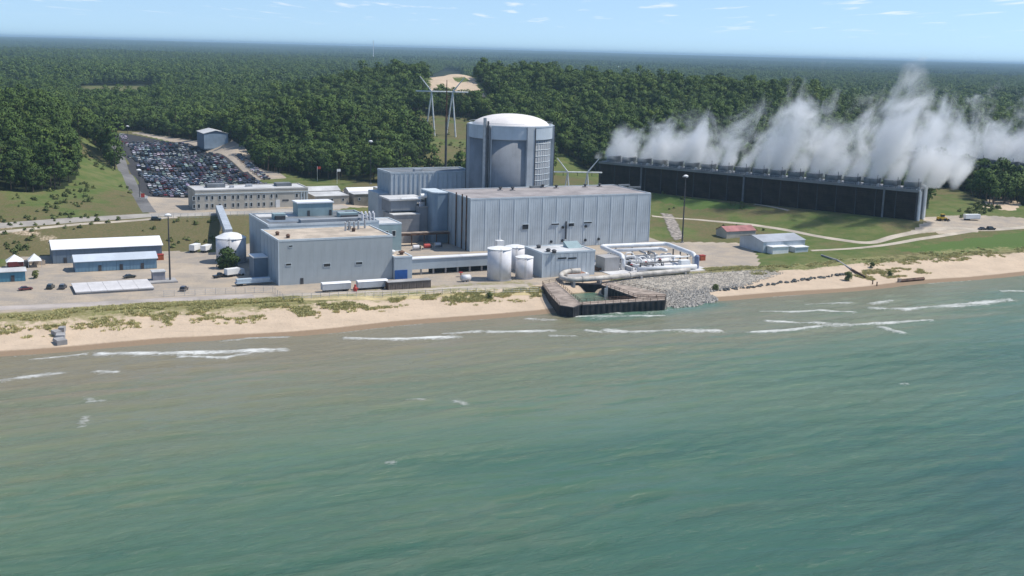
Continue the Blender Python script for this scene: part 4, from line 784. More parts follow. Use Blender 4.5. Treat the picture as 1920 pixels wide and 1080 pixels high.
# inclined covered stair down the bluff
th = Th('covered_stair', 'narrow covered stairway descending the grassy bluff to the water tank', 'stairway', -80, 166, 10)
p0 = Vector((-79, 169, 11.0)); p1 = Vector((-90.5, 92, 9.0 + 2)); v = []
for p, h_ in ((p0, 3.0), (p1, 3.0)): v += [(p.x - 1.6, p.y, p.z), (p.x + 1.6, p.y, p.z), (p.x + 1.6, p.y, p.z + h_), (p.x - 1.6, p.y, p.z + h_)]
th.part('gallery', MB().add(v, [(0, 1, 2, 3), (7, 6, 5, 4), (0, 4, 5, 1), (1, 5, 6, 2), (3, 2, 6, 7), (0, 3, 7, 4)]), mat('pale_gallery_siding', (.42, .46, .50), .6, .1, .2, streak=.2))
for q in (.15, .4, .65, .92): p = p0.lerp(p1, q); zz_ = min(zg(p.x, p.y), p.z) - .6; th.part('trestle', MB().box(p.x - 1.3, p.x - .9, p.y - .2, p.y + .2, zz_, p.z).box(p.x + .9, p.x + 1.3, p.y - .2, p.y + .2, zz_, p.z), m_conc)
# ---- sheds beside the right-hand yard
th = hut('brick_shed', 'small stone shed with faded red gable roof on the grass', *(lambda a, b: (a[0], b[0] + 1, a[1], a[1] + 9))(GZ(1362, 449, 4), GZ(1412, 446, 4)), 3.8, 4.0, m_beige, mat('faded_red_roof', (.38, .17, .16), .8, .15, .2), 2.0, cat='shed')
a = GZ(1441, 476, 3.6); g0, g1, h0_, h1_ = a[0] - 1, a[0] + 23, a[1] + 3, a[1] + 21
th = hut('workshop', 'light blue grey workshop with grey gable roof near the beach', g0, g1, h0_, h1_, 3.6, 5.0, m_clad2, mat('grey_shed_roof', (.38, .40, .43), .6, .1, .1), 1.9)
hut('lean_to', 'white lean-to with flat pale roof on the front of the workshop', g0 + 2, g0 + 11, h0_ - 4.6, h0_ - .4, 3.5, 3.2, m_white, m_whiteroof, cat='shed')
hut('lean_to', 'small white roofed porch at the far corner of the workshop', g0 + 14.5, g0 + 22, h0_ - 5, h0_ - .4, 3.5, 2.6, m_clad2, m_whiteroof, cat='shed')
# ================================================================== PIER AND DISCHARGE PIPEWORK
def poly4(pts, z): return [GZ(px, py, z) for px, py in pts]
th = Th('pier', 'dark steel-walled pier with weathered plank deck around a square basin', 'pier', 10, -20, 0)
arms = [poly4(((1017, 532), (1042, 527), (1079, 559), (1091, 569), (1075, 575), (1049, 571), (1028, 548)), 4), poly4(((1128, 533), (1146, 528), (1249, 550), (1247, 557.5), (1196, 557.5)), 4), poly4(((1085, 565.5), (1200, 558.6), (1247, 557.9), (1247, 561.5), (1092.5, 570.5)), 4)]
def ccw(p): return p if sum(p[i - 1][0] * p[i][1] - p[i][0] * p[i - 1][1] for i in range(len(p))) > 0 else p[::-1]
def grow(p, d):
    c = np.mean(p, 0); return [tuple(np.array(q) + (np.array(q) - c) / np.linalg.norm(np.array(q) - c) * d) for q in p]
for i, p in enumerate(arms):
    p = ccw(p); sheet = MB(); L = []
    for a, b in zip(p, p[1:] + p[:1]):
        d = math.dist(a, b); k = max(2, int(d / .55)); nx, ny = (b[1] - a[1]) / d, -(b[0] - a[0]) / d
        L += [(a[0] + (b[0] - a[0]) * j / k + nx * (.18 if (j // 2) % 2 else 0), a[1] + (b[1] - a[1]) * j / k + ny * (.18 if (j // 2) % 2 else 0)) for j in range(k)]
    th.part('sheet_pile_wall', sheet.prism(L, -4, 3.4 - i * .02), m_black)
    dk = th.part('deck_frame', MB().prism(grow(p, .12), 3.45 - i * .02, 3.75 - i * .02), m_dsteel)
    # planks laid across the arm
    ax = np.array(p).mean(0); e = max(zip(p, p[1:] + p[:1]), key=lambda q: math.dist(*q)); d = np.array(e[1]) - np.array(e[0]); d /= np.linalg.norm(d); nn = np.array([-d[1], d[0]])
    prj = np.array(p) @ d; pr = MB(); q = prj.min() + .1; P_ = np.array(p)
    while q < prj.max() - .2:
        xs = []
        for a, b in zip(P_, np.roll(P_, -1, 0)):
            ua, ub = a @ d - q - .2, b @ d - q - .2
            if ua * ub < 0: f = ua / (ua - ub); xs.append((a + (b - a) * f) @ nn)
        if len(xs) >= 2:
            lo, hi = min(xs), max(xs); zt = 3.82 + random.uniform(0, .05) - i * .02; c4 = [d * q + nn * lo, d * (q + .44) + nn * lo, d * (q + .44) + nn * hi, d * q + nn * hi]
            pr.prism(ccw([tuple(c) for c in c4]), 3.74 - i * .02, zt)
        q += .5
    th.part('planking', pr, m_wood, dk, kind='stuff')
    rl = MB()
    for a, b in zip(p, p[1:] + p[:1]):
        d_ = math.dist(a, b)
        if d_ < 8: continue
        k = int(d_ / 3)
        for j in range(k + 1): q = (a[0] + (b[0] - a[0]) * j / k, a[1] + (b[1] - a[1]) * j / k); rl.box(q[0] - .06, q[0] + .06, q[1] - .06, q[1] + .06, 3.6, 5.0)
        for zz_ in (4.4, 5.0): rl.bar((*a, zz_), (*b, zz_), .09)
    th.part('railing', rl, m_rust)
a, b = GZ(1060, 531, 3.3), GZ(1128, 533, 3.3)
th.part('back_wall', MB().prism(ccw([a, b, (b[0] + 1, b[1] + 2), (a[0] + 1, a[1] + 2)]), -4, 3.2), m_black)
for px, py in ((1138, 541), (1135, 545)): s, t = GZ(px, py, 4); th.part('sluice_post', MB().box(s - .3, s + .3, t - .3, t + .3, -2, 5), m_steel)
m_pipe = mat('weathered_white_pipe', (.54, .50, .44), .6, .18, .3, streak=.2, fine=.25)
th = Th('discharge_pipe', 'thick weathered pale pipe hooking round from the pier along the rock slope', 'pipe', 15, -8, 3)
pp = [(1088, 507, 5.6), (1062, 509, 5.4), (1052, 514, 5.0), (1052, 521, 4.8), (1066, 525, 4.8), (1090, 524, 4.8), (1130, 521.5, 4.8), (1180, 516, 4.8), (1240, 511, 4.8), (1292, 506.5, 4.8)]
q = np.array([(*GZ(a, b, z), z) for a, b, z in pp]); L = [q[0]]
for a, b in zip(q[:-1], q[1:]): L += [a + (b - a) * k / 6 for k in range(1, 7)]
L = np.array(L)
for _ in range(8): L[1:-1] = (L[:-2] + 2 * L[1:-1] + L[2:]) / 4
th.part('pipe', MB().tube([tuple(p) for p in L], 1.0, 14), m_pipe, smooth=True)
for k in range(8, len(L), 9): p = L[k]; th.part('saddle', MB().box(p[0] - .5, p[0] + .5, p[1] - 1.3, p[1] + 1.3, zg(p[0], p[1]) - .8, p[2] - .7), m_conc)
for k in (4, 18, 30, 42): th.part('flange', MB().tube([tuple(L[k] - (L[k + 1] - L[k]) * .15), tuple(L[k] + (L[k + 1] - L[k]) * .15)], 1.22, 14), m_pipe)
th = Th('inlet_cover', 'rusty brown flat cover beside the hooked end of the pale pipe', 'hatch', 20, -4, 3); s, t = GZ(1082, 510, 5); th.part('curb', MB().box(s - 5, s + 5, t - 1.2, t + 2.4, 2.8, 4.4), m_white); th.part('lid', MB().box(s - 4.4, s + 3.6, t - .8, t + 2, 4.4, 4.7), mat('rust_brown_lid', (.30, .17, .12), .8))
th = Th('pipe_rack', 'white pipework rectangle on steel legs beside the pump house', 'pipework', 55, 8, 3)
th.part('pad', MB().box(45, 92, -2, 34, 2.7, 3.3), mat('pale_pad_concrete', (.62, .61, .60), .9, .1, .1, fine=.3))
m_wp = mat('white_pipe_paint', (.72, .72, .71), .45, .06, .3, streak=.15)
def ztube(pts, r, name='pipe', m=None): return th.part(name, MB().tube(pts, r, 12), m or m_wp, smooth=True)
def fil(pts, r=2.0, n=5):
    o = [pts[0]]
    for a, b, c in zip(pts[:-2], pts[1:-1], pts[2:]):
        a, b, c = map(Vector, (a, b, c)); u = (a - b).normalized() * min(r, (a - b).length / 2); v = (c - b).normalized() * min(r, (c - b).length / 2)
        for k in range(n + 1): q = k / n; o.append(tuple((b + u) * (1 - q) ** 2 + b * 2 * q * (1 - q) + (b + v) * q * q))
    return o + [pts[-1]]
bl, br, fr, fl = (58.5, 34), (91.0, 32), (87.5, 4), (55.5, 9.5)
ztube(fil([(*fl, 3.2), (*fl, 9), (*bl, 9), (*br, 9), (fr[0], fr[1], 9), (fr[0], fr[1], 3.2)], 2.6), 1.0)
ztube(fil([(62, 30, 7.6), (86, 29, 7.6), (86, 24, 7.6)], 2), .8); ztube(fil([(60, 30, 6.5), (68, 15, 6.5), (68, 15, 3.2)], 2), .45)
ztube([(58, 1.5, 4.6), (86, .5, 4.6)], 1.0); ztube(fil([(74, 14, 3.2), (74, 14, 7), (86, 13, 7)], 1.5), .5); ztube([(62, 20, 4.2), (84, 19, 4.2)], .9)
ztube(fil([(78, 6, 3.2), (78, 6, 8), (86.5, 6, 8)], 1.2), .35); ztube([(64, 8, 4), (64, 26, 4)], .6)
th.part('surge_box', MB().box(80, 84.5, 2.6, 5.4, 3.3, 7), m_white); th.part('access_box', MB().box(46, 53, 8, 16, 3.2, 9), m_conc); th.part('blue_valve', MB().lathe(fr[0] + .3, fr[1] - 1.2, [(1.0, 3.3), (1.0, 8.5), (.6, 9)], 12), mat('blue_grey_valve', (.18, .22, .33), .5))
for (s, t, z) in ((58, 24, 8), (58.2, 16, 8), (66, 33.5, 8), (74, 33, 8), (83, 32.5, 8), (90.3, 25, 8), (89.4, 18, 8), (88.5, 11, 8), (70, 1, 3.6), (78, .8, 3.6), (72, 29.6, 6.8), (80, 29.3, 6.8), (62, 6, 6.2), (60, 3, 6.2), (66, 2.6, 6.2)): th.part('leg', MB().box(s - .22, s + .22, t - .22, t + .22, 3.2, z + .2), m_dsteel)
th.part('cross_beam', MB().bar((60, 3, 6.3), (66, 2.6, 6.3), .4).bar((62, 6, 6.3), (86, 5, 6.3), .35), m_dsteel)
rr_ = random.Random(5)
for k in range(13):
    s, t = rr_.uniform(60, 84), rr_.uniform(6, 28); h_ = rr_.uniform(5, 7.6)
    if k % 2: ztube(fil([(s, t, 3.2), (s, t, h_), (s + rr_.uniform(3, 6), t + rr_.uniform(-1, 1), h_), (s + 6.5, t, 3.2)], 1.0), rr_.uniform(.22, .42))
    else: ztube(fil([(s, t, 3.2), (s, t, h_), (s + rr_.uniform(-.5, .5), min(33, t + rr_.uniform(4, 7)), h_)], 1.0), rr_.uniform(.22, .5), m=m_wp if k % 4 else m_steel)
for k in range(8): s, t = 60 + k * 3.2, 10 + (k * 7) % 17; v = th.part('valve', MB().box(s - .5, s + .5, t - .5, t + .5, 3.2, 4.8), m_dsteel); th.part('hand_wheel', MB().lathe(s, t, [(.1, 4.8), (.6, 5.1), (.6, 5.25), (.1, 5.3)], 10), m_redp if k % 3 == 0 else m_steel, v)
th.part('basin_wall', MB().box(57, 58, 5, 30, 3.3, 4.9).box(58, 86, 30.6, 31.4, 3.3, 4.9), mat('pale_basin_wall', (.56, .56, .56), .8, .1, .2, streak=.3))
th = Th('intake_hatch', 'brown rimmed square intake with sandy floor beside the pipework', 'hatch', 46, 2, 3); s, t = GZ(1130, 500, 4.2)
for a in ((-4, 4, -3, -2.4), (-4, 4, 2.4, 3), (-4, -3.4, -2.4, 2.4), (3.4, 4, -2.4, 2.4)): th.part('rim', MB().box(s + a[0], s + a[1], t + a[2], t + a[3], 2.8, 4.4), m_rust)
th.part('floor', MB().box(s - 3.4, s + 3.4, t - 2.4, t + 2.4, 2.8, 3.5), m_tan)
# ================================================================== COOLING TOWERS
m_lou = mat('dark_weathered_louvres', (.050, .038, .034), .8, .25, .15, fine=.3)
m_deck = mat('grey_fan_deck', (.24, .25, .26), .8, .12, .1)
m_stack = mat('grey_fibreglass_stack', (.13, .15, .16), .7, .12, .2, streak=.3)
def cooling_tower(label, R_, L_, z0, hh, cells, depth=16.0, risers=(), slabel=None):
    ln = math.dist(R_, L_); ax = ((L_[0] - R_[0]) / ln, (L_[1] - R_[1]) / ln); ang = math.atan2(ax[1], ax[0])
    def frame(a, b): return (R_[0] + ax[0] * a - ax[1] * b, R_[1] + ax[1] * a + ax[0] * b, ang)
    th = Th('cooling_tower', label, 'cooling tower', 0, 0, z0, frame=frame); cw = ln / cells; zt = z0 + hh
    th.part('wall', MB().box(.4, ln - .4, -depth + .4, -.4, z0 - 1.5, zt - .4), mat('dark_tower_core', (.03, .026, .025), .9))
    bay = MB(); n = 15
    for k in range(n):
        z = z0 + .3 + (hh - 1.2) * k / n; h_ = (hh - 1.2) / n; bay.add([(.35, -.35, z), (cw - .25, -.35, z), (cw - .25, .25, z + h_ * .9), (.35, .25, z + h_ * .9), (.35, -.35, z + .08), (cw - .25, -.35, z + .08), (cw - .25, .2, z + h_ * .9 + .06), (.35, .2, z + h_ * .9 + .06)], [(0, 1, 2, 3), (7, 6, 5, 4), (0, 4, 5, 1), (2, 6, 7, 3), (1, 5, 6, 2), (3, 7, 4, 0)])
    seq(th, 'louvre_bay', bay, m_lou, [(cw * k, 0, 0) for k in range(cells)])
    seq(th, 'column', MB().box(-.1, .3, -.5, .32, z0 - 1, zt - .4), mat('tower_column', (.06, .06, .065), .8), [(cw * k, 0, 0) for k in range(cells + 1)])
    th.part('deck', MB().box(-.5, ln + .5, -depth - .4, .5, zt - .4, zt), m_deck); th.part('fascia', MB().box(-.5, ln + .5, .5, .7, zt - 1.1, zt + .25), mat('pale_grey_fascia', (.20, .205, .21), .7, .1, .1))
    r = min(cw * .43, 4.6); sm = MB().lathe(cw / 2, -depth / 2 + .5, [(r * 1.0, zt), (r * .94, zt + 1.2), (r * .97, zt + 3.6), (r * .90, zt + 3.6), (r * .88, zt + 1.2), (r * .3, zt + .7), (.1, zt + .7)], 28)
    seq(th, 'fan_stack', sm, m_stack, [(cw * k, 0, 0) for k in range(cells)])
    seq(th, 'fan_motor', MB().box(-.7, .7, -3.2, -1.2, zt, zt + 1.2).tube([(.0, -2, zt + 1.2), (0, -2, zt + 1.5)], .5, 8), m_steel, [(cw * k, 0, 0) for k in range(1, cells)])
    seq(th, 'light_pole', MB().tube([(cw * .02, -1, zt), (cw * .02, -1, zt + 6)], .13, 5), m_dsteel, [(cw * k, 0, 0) for k in range(0, cells - (6 if cells > 14 else 0))])
    rl = MB(); rl.bar((0, .4, zt + 1.1), (ln, .4, zt + 1.1), .08)
    for k in range(int(ln / 3) + 1): rl.box(k * 3 - .04, k * 3 + .04, .36, .44, zt, zt + 1.1)
    th.part('railing', rl, m_steel)
    # end wall towards the road: white risers and framing
    th.part('end_wall', MB().box(-.15, .38, -depth + .3, -.55, z0 - 1, zt - .45), mat('grey_end_siding', (.14, .15, .165), .7, .15, .2, streak=.3))
    for b, w_ in ((-1.6, .8), (-9.6, .9)): v = th.part('white_riser', MB().tube([(-.95, b, z0 - .5), (-.95, b, zt + (1.2 if b < -5 else -.6))], w_, 10), m_white); th.part('elbow', MB().tube([(-.95, b, zt + (1.2 if b < -5 else -.6)), (1.2, b - .3, zt + (1.6 if b < -5 else 0))], w_ * .9, 10), m_white, v)
    for b in (-4.2, -6.8, -12.4, -15.2): th.part('frame_post', MB().box(-.4, -.16, b - .18, b + .18, z0 - .5, zt - .5), m_steel)
    for px in risers:
        # distance along the tower of a pixel column at mid height
        d = ray(px, 380); A_ = np.array([[d[0], -ax[0]], [d[1], -ax[1]]]); kk = np.linalg.solve(A_, np.array([R_[0], R_[1]])); a = kk[1]
        th.part('riser_pipe', MB().tube([(a, .9, z0 - .5), (a, .9, zt - .2)], .55, 8), mat('grey_riser', (.16, .165, .18), .6))
    return th, ln, cw, ang, frame
ct1 = cooling_tower('very long dark louvred cooling tower with a row of steaming fan stacks', CTR, CTL, 12.0, 15.5, 18, risers=(1201, 1393, 1657))
ct2 = cooling_tower('second cooling tower behind the wooded knoll, mostly hidden by steam', C2R, C2L, 14.5, 14.0, 12)
# ---- steam: a lumpy closed body over the fans, filled with uneven vapour
def steam(name, label, ct, zb, prof, dep, lean, dens, seed, ext):
    th, ln, cw, ang, frame = ct; o = []; n = 70; m = 18; vs = []
    for i in range(n + 1):
        a = -ext + (ln + ext + 10) * i / n; hmax = np.interp(a / ln, *prof) * 1.5
        for j in range(m):
            q = 2 * math.pi * j / m; c_, s_ = math.cos(q), math.sin(q); zz_ = zb + hmax * (.5 + .5 * s_); wd = dep * (.55 + .45 * (zz_ - zb) / hmax) * abs(c_) ** .6 * (1 if c_ > 0 else -1)
            e = .25 if i in (0, n) else 1; zz_ = zb + (zz_ - zb) * (e if e < 1 else 1); vs.append((a - lean * (zz_ - zb), -8 + wd * e, zz_))
    fs = [(i * m + j, i * m + (j + 1) % m, (i + 1) * m + (j + 1) % m, (i + 1) * m + j) for i in range(n) for j in range(m)]; fs += [tuple(range(m))[::-1], tuple(n * m + j for j in range(m))]
    x, y, _ = frame(0, 0); me = MB().add(vs, fs).mesh(name, (0, 0, 0)); ob = link(name, me); ob.location = (x, y, 0); ob.rotation_euler = (0, 0, ang); tag(ob, label, 'steam', kind='stuff')
    mt = bpy.data.materials.new(name + '_vapour'); mt.use_nodes = True; nt = mt.node_tree; nt.nodes.clear(); tc = N(nt, 'ShaderNodeTexCoord'); sp = N(nt, 'ShaderNodeSeparateXYZ'); nt.links.new(tc.outputs['Object'], sp.inputs[0])
    zz = mathn(nt, 'SUBTRACT', sp.outputs[2], zb)
    # unlean, so that each plume rises above its own fan
    au = mathn(nt, 'ADD', sp.outputs[0], mathn(nt, 'MULTIPLY', zz, lean)); cb = N(nt, 'ShaderNodeCombineXYZ'); nt.links.new(au, cb.inputs[0]); nt.links.new(sp.outputs[1], cb.inputs[1]); nt.links.new(zz, cb.inputs[2])
    v = cb.outputs[0]; cv = N(nt, 'ShaderNodeFloatCurve'); nt.links.new(mathn(nt, 'DIVIDE', au, ln * 1.2, clamp=True), cv.inputs[1]); c = cv.mapping.curves[0]
    xs = [p / 1.2 for p in prof[0]]; c.points[0].location = (max(0, xs[0]), prof[1][0] / 100); c.points[-1].location = (1, prof[1][-1] / 100)
    for a, b in zip(xs[1:-1], prof[1][1:-1]): c.points.new(a, b / 100)
    hm = mathn(nt, 'MULTIPLY', cv.outputs[0], 100); rel = mathn(nt, 'DIVIDE', zz, hm)
    wn = N(nt, 'ShaderNodeTexNoise'); wn.inputs['Scale'].default_value = 1.0; wn.inputs['Detail'].default_value = 2; nt.links.new(mapping(nt, v, (.035, .035, .022), loc=(seed, 1, 2)), wn.inputs['Vector'])
    wo = N(nt, 'ShaderNodeVectorMath', operation='SUBTRACT'); nt.links.new(wn.outputs['Color'], wo.inputs[0]); wo.inputs[1].default_value = (.5, .5, .5)
    wsx = N(nt, 'ShaderNodeVectorMath', operation='SCALE'); nt.links.new(wo.outputs[0], wsx.inputs[0]); nt.links.new(mathn(nt, 'MINIMUM', mathn(nt, 'MULTIPLY', zz, .8), 26), wsx.inputs['Scale'])
    wa = N(nt, 'ShaderNodeVectorMath', operation='ADD'); nt.links.new(v, wa.inputs[0]); nt.links.new(wsx.outputs[0], wa.inputs[1]); vw = wa.outputs[0]
    sw = N(nt, 'ShaderNodeSeparateXYZ'); nt.links.new(vw, sw.inputs[0])
    col = mathn(nt, 'MULTIPLY_ADD', mathn(nt, 'COSINE', mathn(nt, 'ADD', mathn(nt, 'MULTIPLY', sw.outputs[0], 2 * math.pi / cw), math.pi)), .5, .5)
    fan = N(nt, 'ShaderNodeTexNoise', noise_dimensions='1D'); fan.inputs['Detail'].default_value = 0; nt.links.new(mathn(nt, 'FLOOR', mathn(nt, 'DIVIDE', sw.outputs[0], cw)), fan.inputs['W']); fan.inputs['Scale'].default_value = 3.7
    colk = mathn(nt, 'MULTIPLY', mathn(nt, 'SUBTRACT', col, .5), sstep(nt, zz, 18, 1))
    n1 = noise(nt, mapping(nt, vw, (.066, .066, .050), loc=(seed, 0, 0)), 1.0, 8, .68, .4); n2 = noise(nt, mapping(nt, v, (.016, .016, .010), loc=(seed * 2, 3, 0)), 1.0, 2, .5)
    f = mathn(nt, 'ADD', mathn(nt, 'MULTIPLY', n1, 1.9), mathn(nt, 'MULTIPLY', n2, .6)); f = mathn(nt, 'ADD', f, mathn(nt, 'MULTIPLY', colk, .75)); f = mathn(nt, 'ADD', f, mathn(nt, 'MULTIPLY', mathn(nt, 'SUBTRACT', fan.outputs[0], .5), .25)); f = mathn(nt, 'SUBTRACT', f, mathn(nt, 'MULTIPLY', mathn(nt, 'POWER', mathn(nt, 'MAXIMUM', rel, 0), 1.4), .52))
    wid = mathn(nt, 'ADD', dep * .34, mathn(nt, 'MULTIPLY', zz, .24)); b_ = mathn(nt, 'DIVIDE', mathn(nt, 'ADD', sp.outputs[1], 8), wid); f = mathn(nt, 'SUBTRACT', f, mathn(nt, 'MULTIPLY', mathn(nt, 'POWER', b_, 2), .25))
    endf = mathn(nt, 'MULTIPLY', sstep(nt, au, -ext, -ext + 16), sstep(nt, au, ln + 9, ln - 2)); f = mathn(nt, 'SUBTRACT', f, mathn(nt, 'MULTIPLY', mathn(nt, 'SUBTRACT', 1, endf), .6)); f = mathn(nt, 'SUBTRACT', f, mathn(nt, 'MULTIPLY', mathn(nt, 'MAXIMUM', mathn(nt, 'SUBTRACT', mathn(nt, 'MULTIPLY', au, -.55), zz), 0), .06))   # beyond the last fan the vapour has already risen
    d = mathn(nt, 'MULTIPLY', sstep(nt, f, .86, 1.40), mathn(nt, 'MULTIPLY', sstep(nt, rel, 1.5, 1.1), dens))
    pv = N(nt, 'ShaderNodeVolumePrincipled'); pv.inputs['Color'].default_value = (.99, .99, .99, 1); pv.inputs['Anisotropy'].default_value = .38; nt.links.new(d, pv.inputs['Density'])
    nt.links.new(pv.outputs[0], N(nt, 'ShaderNodeOutputMaterial').inputs['Volume']); me.materials.append(mt)
    for k in ('volume_step_rate',):
        try: setattr(mt, k, .12)
        except Exception: pass
        try: setattr(mt.cycles, k, .12)
        except Exception: pass
    return ob
prof1 = ([-.16, 0, .08, .16, .25, .4, .5, .6, .75, .9, 1.0, 1.06], [34, 44, 52, 62, 55, 52, 50, 43, 36, 30, 25, 20])
steam('steam', 'white steam billowing from the long cooling tower fans', ct1, 28.2, prof1, 22, .3, .19, 3.0, 30)
prof2 = ([-.1, 0, .2, .4, .6, .8, 1.0, 1.1], [40, 44, 46, 48, 50, 46, 40, 34])
steam('steam', 'white steam rising from the farther cooling tower', ct2, 29.2, prof2, 20, .3, .19, 9.0, 20)
# ================================================================== PYLONS, MASTS, LAMPS
m_pyl = mat('pale_galvanised_pylon', (.62, .63, .62), .5, .08, .3)
def pylon(label, x, y, z0, k, rot):
    o = Th('transmission_pylon', label, 'pylon', 0, 0, z0, frame=lambda a, b: (x, y, rot)); h = 34 * k
    for sx in (-1, 1):
        ap = (sx * 8.2 * k, 0, z0 + h); r = [.42 * k + .1, .62 * k + .1]
        for dy, dx in ((-4.5 * k, 3.2 * k), (4.5 * k, -5.0 * k)): o.part('leg', MB().tube([(ap[0] + dx, dy, z0 - 4), ap], [r[1], r[0]], 7), m_pyl)
        o.part('arm', MB().tube([ap, (sx * 17.5 * k, 0, z0 + h + 11.5 * k)], [r[0] * 1.1, r[0] * .6], 7), m_pyl)
    o.part('cross_beam', MB().tube([(-20.5 * k, 0, z0 + h), (20.5 * k, 0, z0 + h)], .5 * k + .1, 7), m_pyl)
    for sx in (-19, -12, 0, 12, 19): o.part('insulator', MB().tube([(sx * k, 0, z0 + h), (sx * k, 0, z0 + h - 3 * k)], .16, 5), m_dsteel)
    return o
def px2w(px, py, y):
    d = ray(px, py); k = y / d[1]; return d[0] * k, y, CAMH + d[2] * k
s, t = GT_(834, 254); yy = W(s, t)[1]; x, y, z = px2w(829, 172, yy); z0_ = zg(s, t); pylon('tall pale V-armed pylon on the grassy clearing up the hill', x, y, z0_, (z - z0_) / 34, .05)
x, y, z = px2w(1083, 323, 640); pylon('shorter pale V-armed pylon just behind the turbine hall roof', x, y, z - 34 * .66, .66, .1)
x, y, z = px2w(838, 150, 690); s, t = ST(x, y); zz0 = zg(s, t)
th = Th('radio_mast', 'tall slender mast, dark below and rusty brown above, behind the corrugated building', 'mast', s, t, zz0); zm = zz0 + (z - zz0) * .62
th.part('lower_mast', MB().tube([(s, t, zz0 - 1), (s, t, zm)], [.85, .62], 8), m_dsteel); th.part('upper_mast', MB().tube([(s, t, zm), (s, t, z)], [.6, .22], 8), m_rust)
for q in (.55, .7, .85): e = zz0 + (z - zz0) * q; th.part('antenna', MB().tube([(s + .3, t, e), (s + 1.4, t, e + .4)], .12, 5).tube([(s + 1.4, t, e - .8), (s + 1.4, t, e + 1.8)], .1, 5), m_rust)
def light_mast(label, px, pyb, pyt, zb=None, heads=3, r=.22, group=None):
    s, t = GT_(px, pyb); z0 = zg(s, t); zt = zat(s, t, pyt)
    th = Th('light_mast', label, 'lamp post', s, t, z0, group); th.part('base', MB().box(s - .6, s + .6, t - .6, t + .6, z0 - .5, z0 + .5), m_conc); th.part('pole', MB().tube([(s, t, z0), (s, t, zt)], [r * 1.3, r * .7], 8), m_dsteel)
    if heads: th.part('head_ring', MB().lathe(s, t, [(.5, zt - .6), (1.1, zt - .5), (1.2, zt - .1), (.5, zt + .3)], 12), m_white)
    for k in range(heads): a = k * 2.1 + .3; th.part('lamp', MB().box(s + 1.1 * math.cos(a) - .4, s + 1.1 * math.cos(a) + .4, t + 1.1 * math.sin(a) - .35, t + 1.1 * math.sin(a) + .35, zt - .85, zt - .5), m_steel)
    return th
light_mast('thin dark floodlight mast beside the guard cabin in the sandy yard', 319, 527, 402, heads=2, r=.28)
light_mast('dark high-mast lamp with white head in front of the cooling tower', 1279, 455, 329, heads=4, r=.3)
light_mast('tall lamp post with white head against the woods behind the office', 695, 345, 264, heads=3, r=.2)
light_mast('lamp post at the corner of the lane beside the parked cars', 262, 372, 318, heads=1, r=.15)
light_mast('lamp post at the back of the parking lot beside the lane', 240, 262, 236, heads=1, r=.15)
# ================================================================== VEHICLES
def paint(name):
    m = bpy.data.materials.new(name); m.use_nodes = True; nt = m.node_tree; b = nt.nodes['Principled BSDF']; b.inputs['Roughness'].default_value = .3; b.inputs['Coat Weight'].default_value = .3
    oi = N(nt, 'ShaderNodeObjectInfo'); nt.links.new(oi.outputs['Color'], b.inputs['Base Color']); return m
m_car = paint('car_paint'); m_tyre = mat('tyre_rubber', (.02, .02, .02), .9)
def car_mb(kind):
    L, Wd = {'sedan': (4.7, 1.85), 'suv': (4.8, 1.95), 'pickup': (5.6, 2.0)}[kind]; m = MB(); w = Wd / 2
    prof = {'sedan': [(-L / 2, .35), (-L / 2, .85), (-1.6, .95), (1.0, .95), (L / 2 - .1, .8), (L / 2, .35)], 'suv': [(-L / 2, .4), (-L / 2, 1.05), (.9, 1.05), (L / 2 - .1, .95), (L / 2, .4)], 'pickup': [(-L / 2, .5), (-L / 2, 1.05), (1.2, 1.05), (L / 2 - .1, 1.0), (L / 2, .5)]}[kind]
    n = len(prof); m.add([(x, -w, z) for x, z in prof] + [(x, w, z) for x, z in prof], [tuple(range(n - 1, -1, -1))[::-1], tuple(range(2 * n - 1, n - 1, -1))] + [(i, n + i, n + (i + 1) % n, (i + 1) % n) for i in range(n)], 0)
    a0, a1, b0, b1, zt = {'sedan': (-1.75, 1.05, -1.1, .35, 1.42), 'suv': (-2.3, 1.0, -2.1, .35, 1.75), 'pickup': (-.7, 1.2, -.5, .55, 1.8)}[kind]; zb = prof[2][1] - .01; wi = w - .22
    m.add([(a0, -w + .06, zb), (a1, -w + .06, zb), (a1, w - .06, zb), (a0, w - .06, zb), (b0, -wi, zt), (b1, -wi, zt), (b1, wi, zt), (b0, wi, zt)], [(0, 1, 5, 4), (1, 2, 6, 5), (2, 3, 7, 6), (3, 0, 4, 7)], 1)
    m.add([(b0, -wi, zt), (b1, -wi, zt), (b1, wi, zt), (b0, wi, zt), (b0, -wi, zt + .06), (b1, -wi, zt + .06), (b1, wi, zt + .06), (b0, wi, zt + .06)], [(4, 5, 6, 7), (0, 1, 5, 4), (1, 2, 6, 5), (2, 3, 7, 6), (3, 0, 4, 7)], 0)
    if kind == 'pickup': m.box(-L / 2 + .15, -.85, -w + .15, w - .15, 1.0, 1.07, 1)
    for x in (-L / 2 + .85, L / 2 - .9):
        for y in (-w + .1, w - .1): m.tube([(x, y - .12, .34), (x, y + .12, .34)], .34, 10, 2)
    return m
CARS = {}
for k_ in ('sedan', 'suv', 'pickup'):
    me = car_mb(k_).mesh('car'); [me.materials.append(q) for q in (m_car, m_glass, m_tyre)]; CARS[k_] = me
PAL = [('white', (.75, .75, .75), 15), ('silver', (.42, .43, .44), 17), ('black', (.015, .015, .018), 20), ('dark grey', (.07, .07, .08), 14), ('dark blue', (.02, .04, .10), 14), ('dark red', (.17, .015, .015), 8), ('dark green', (.02, .05, .03), 4), ('tan', (.30, .25, .18), 5)]
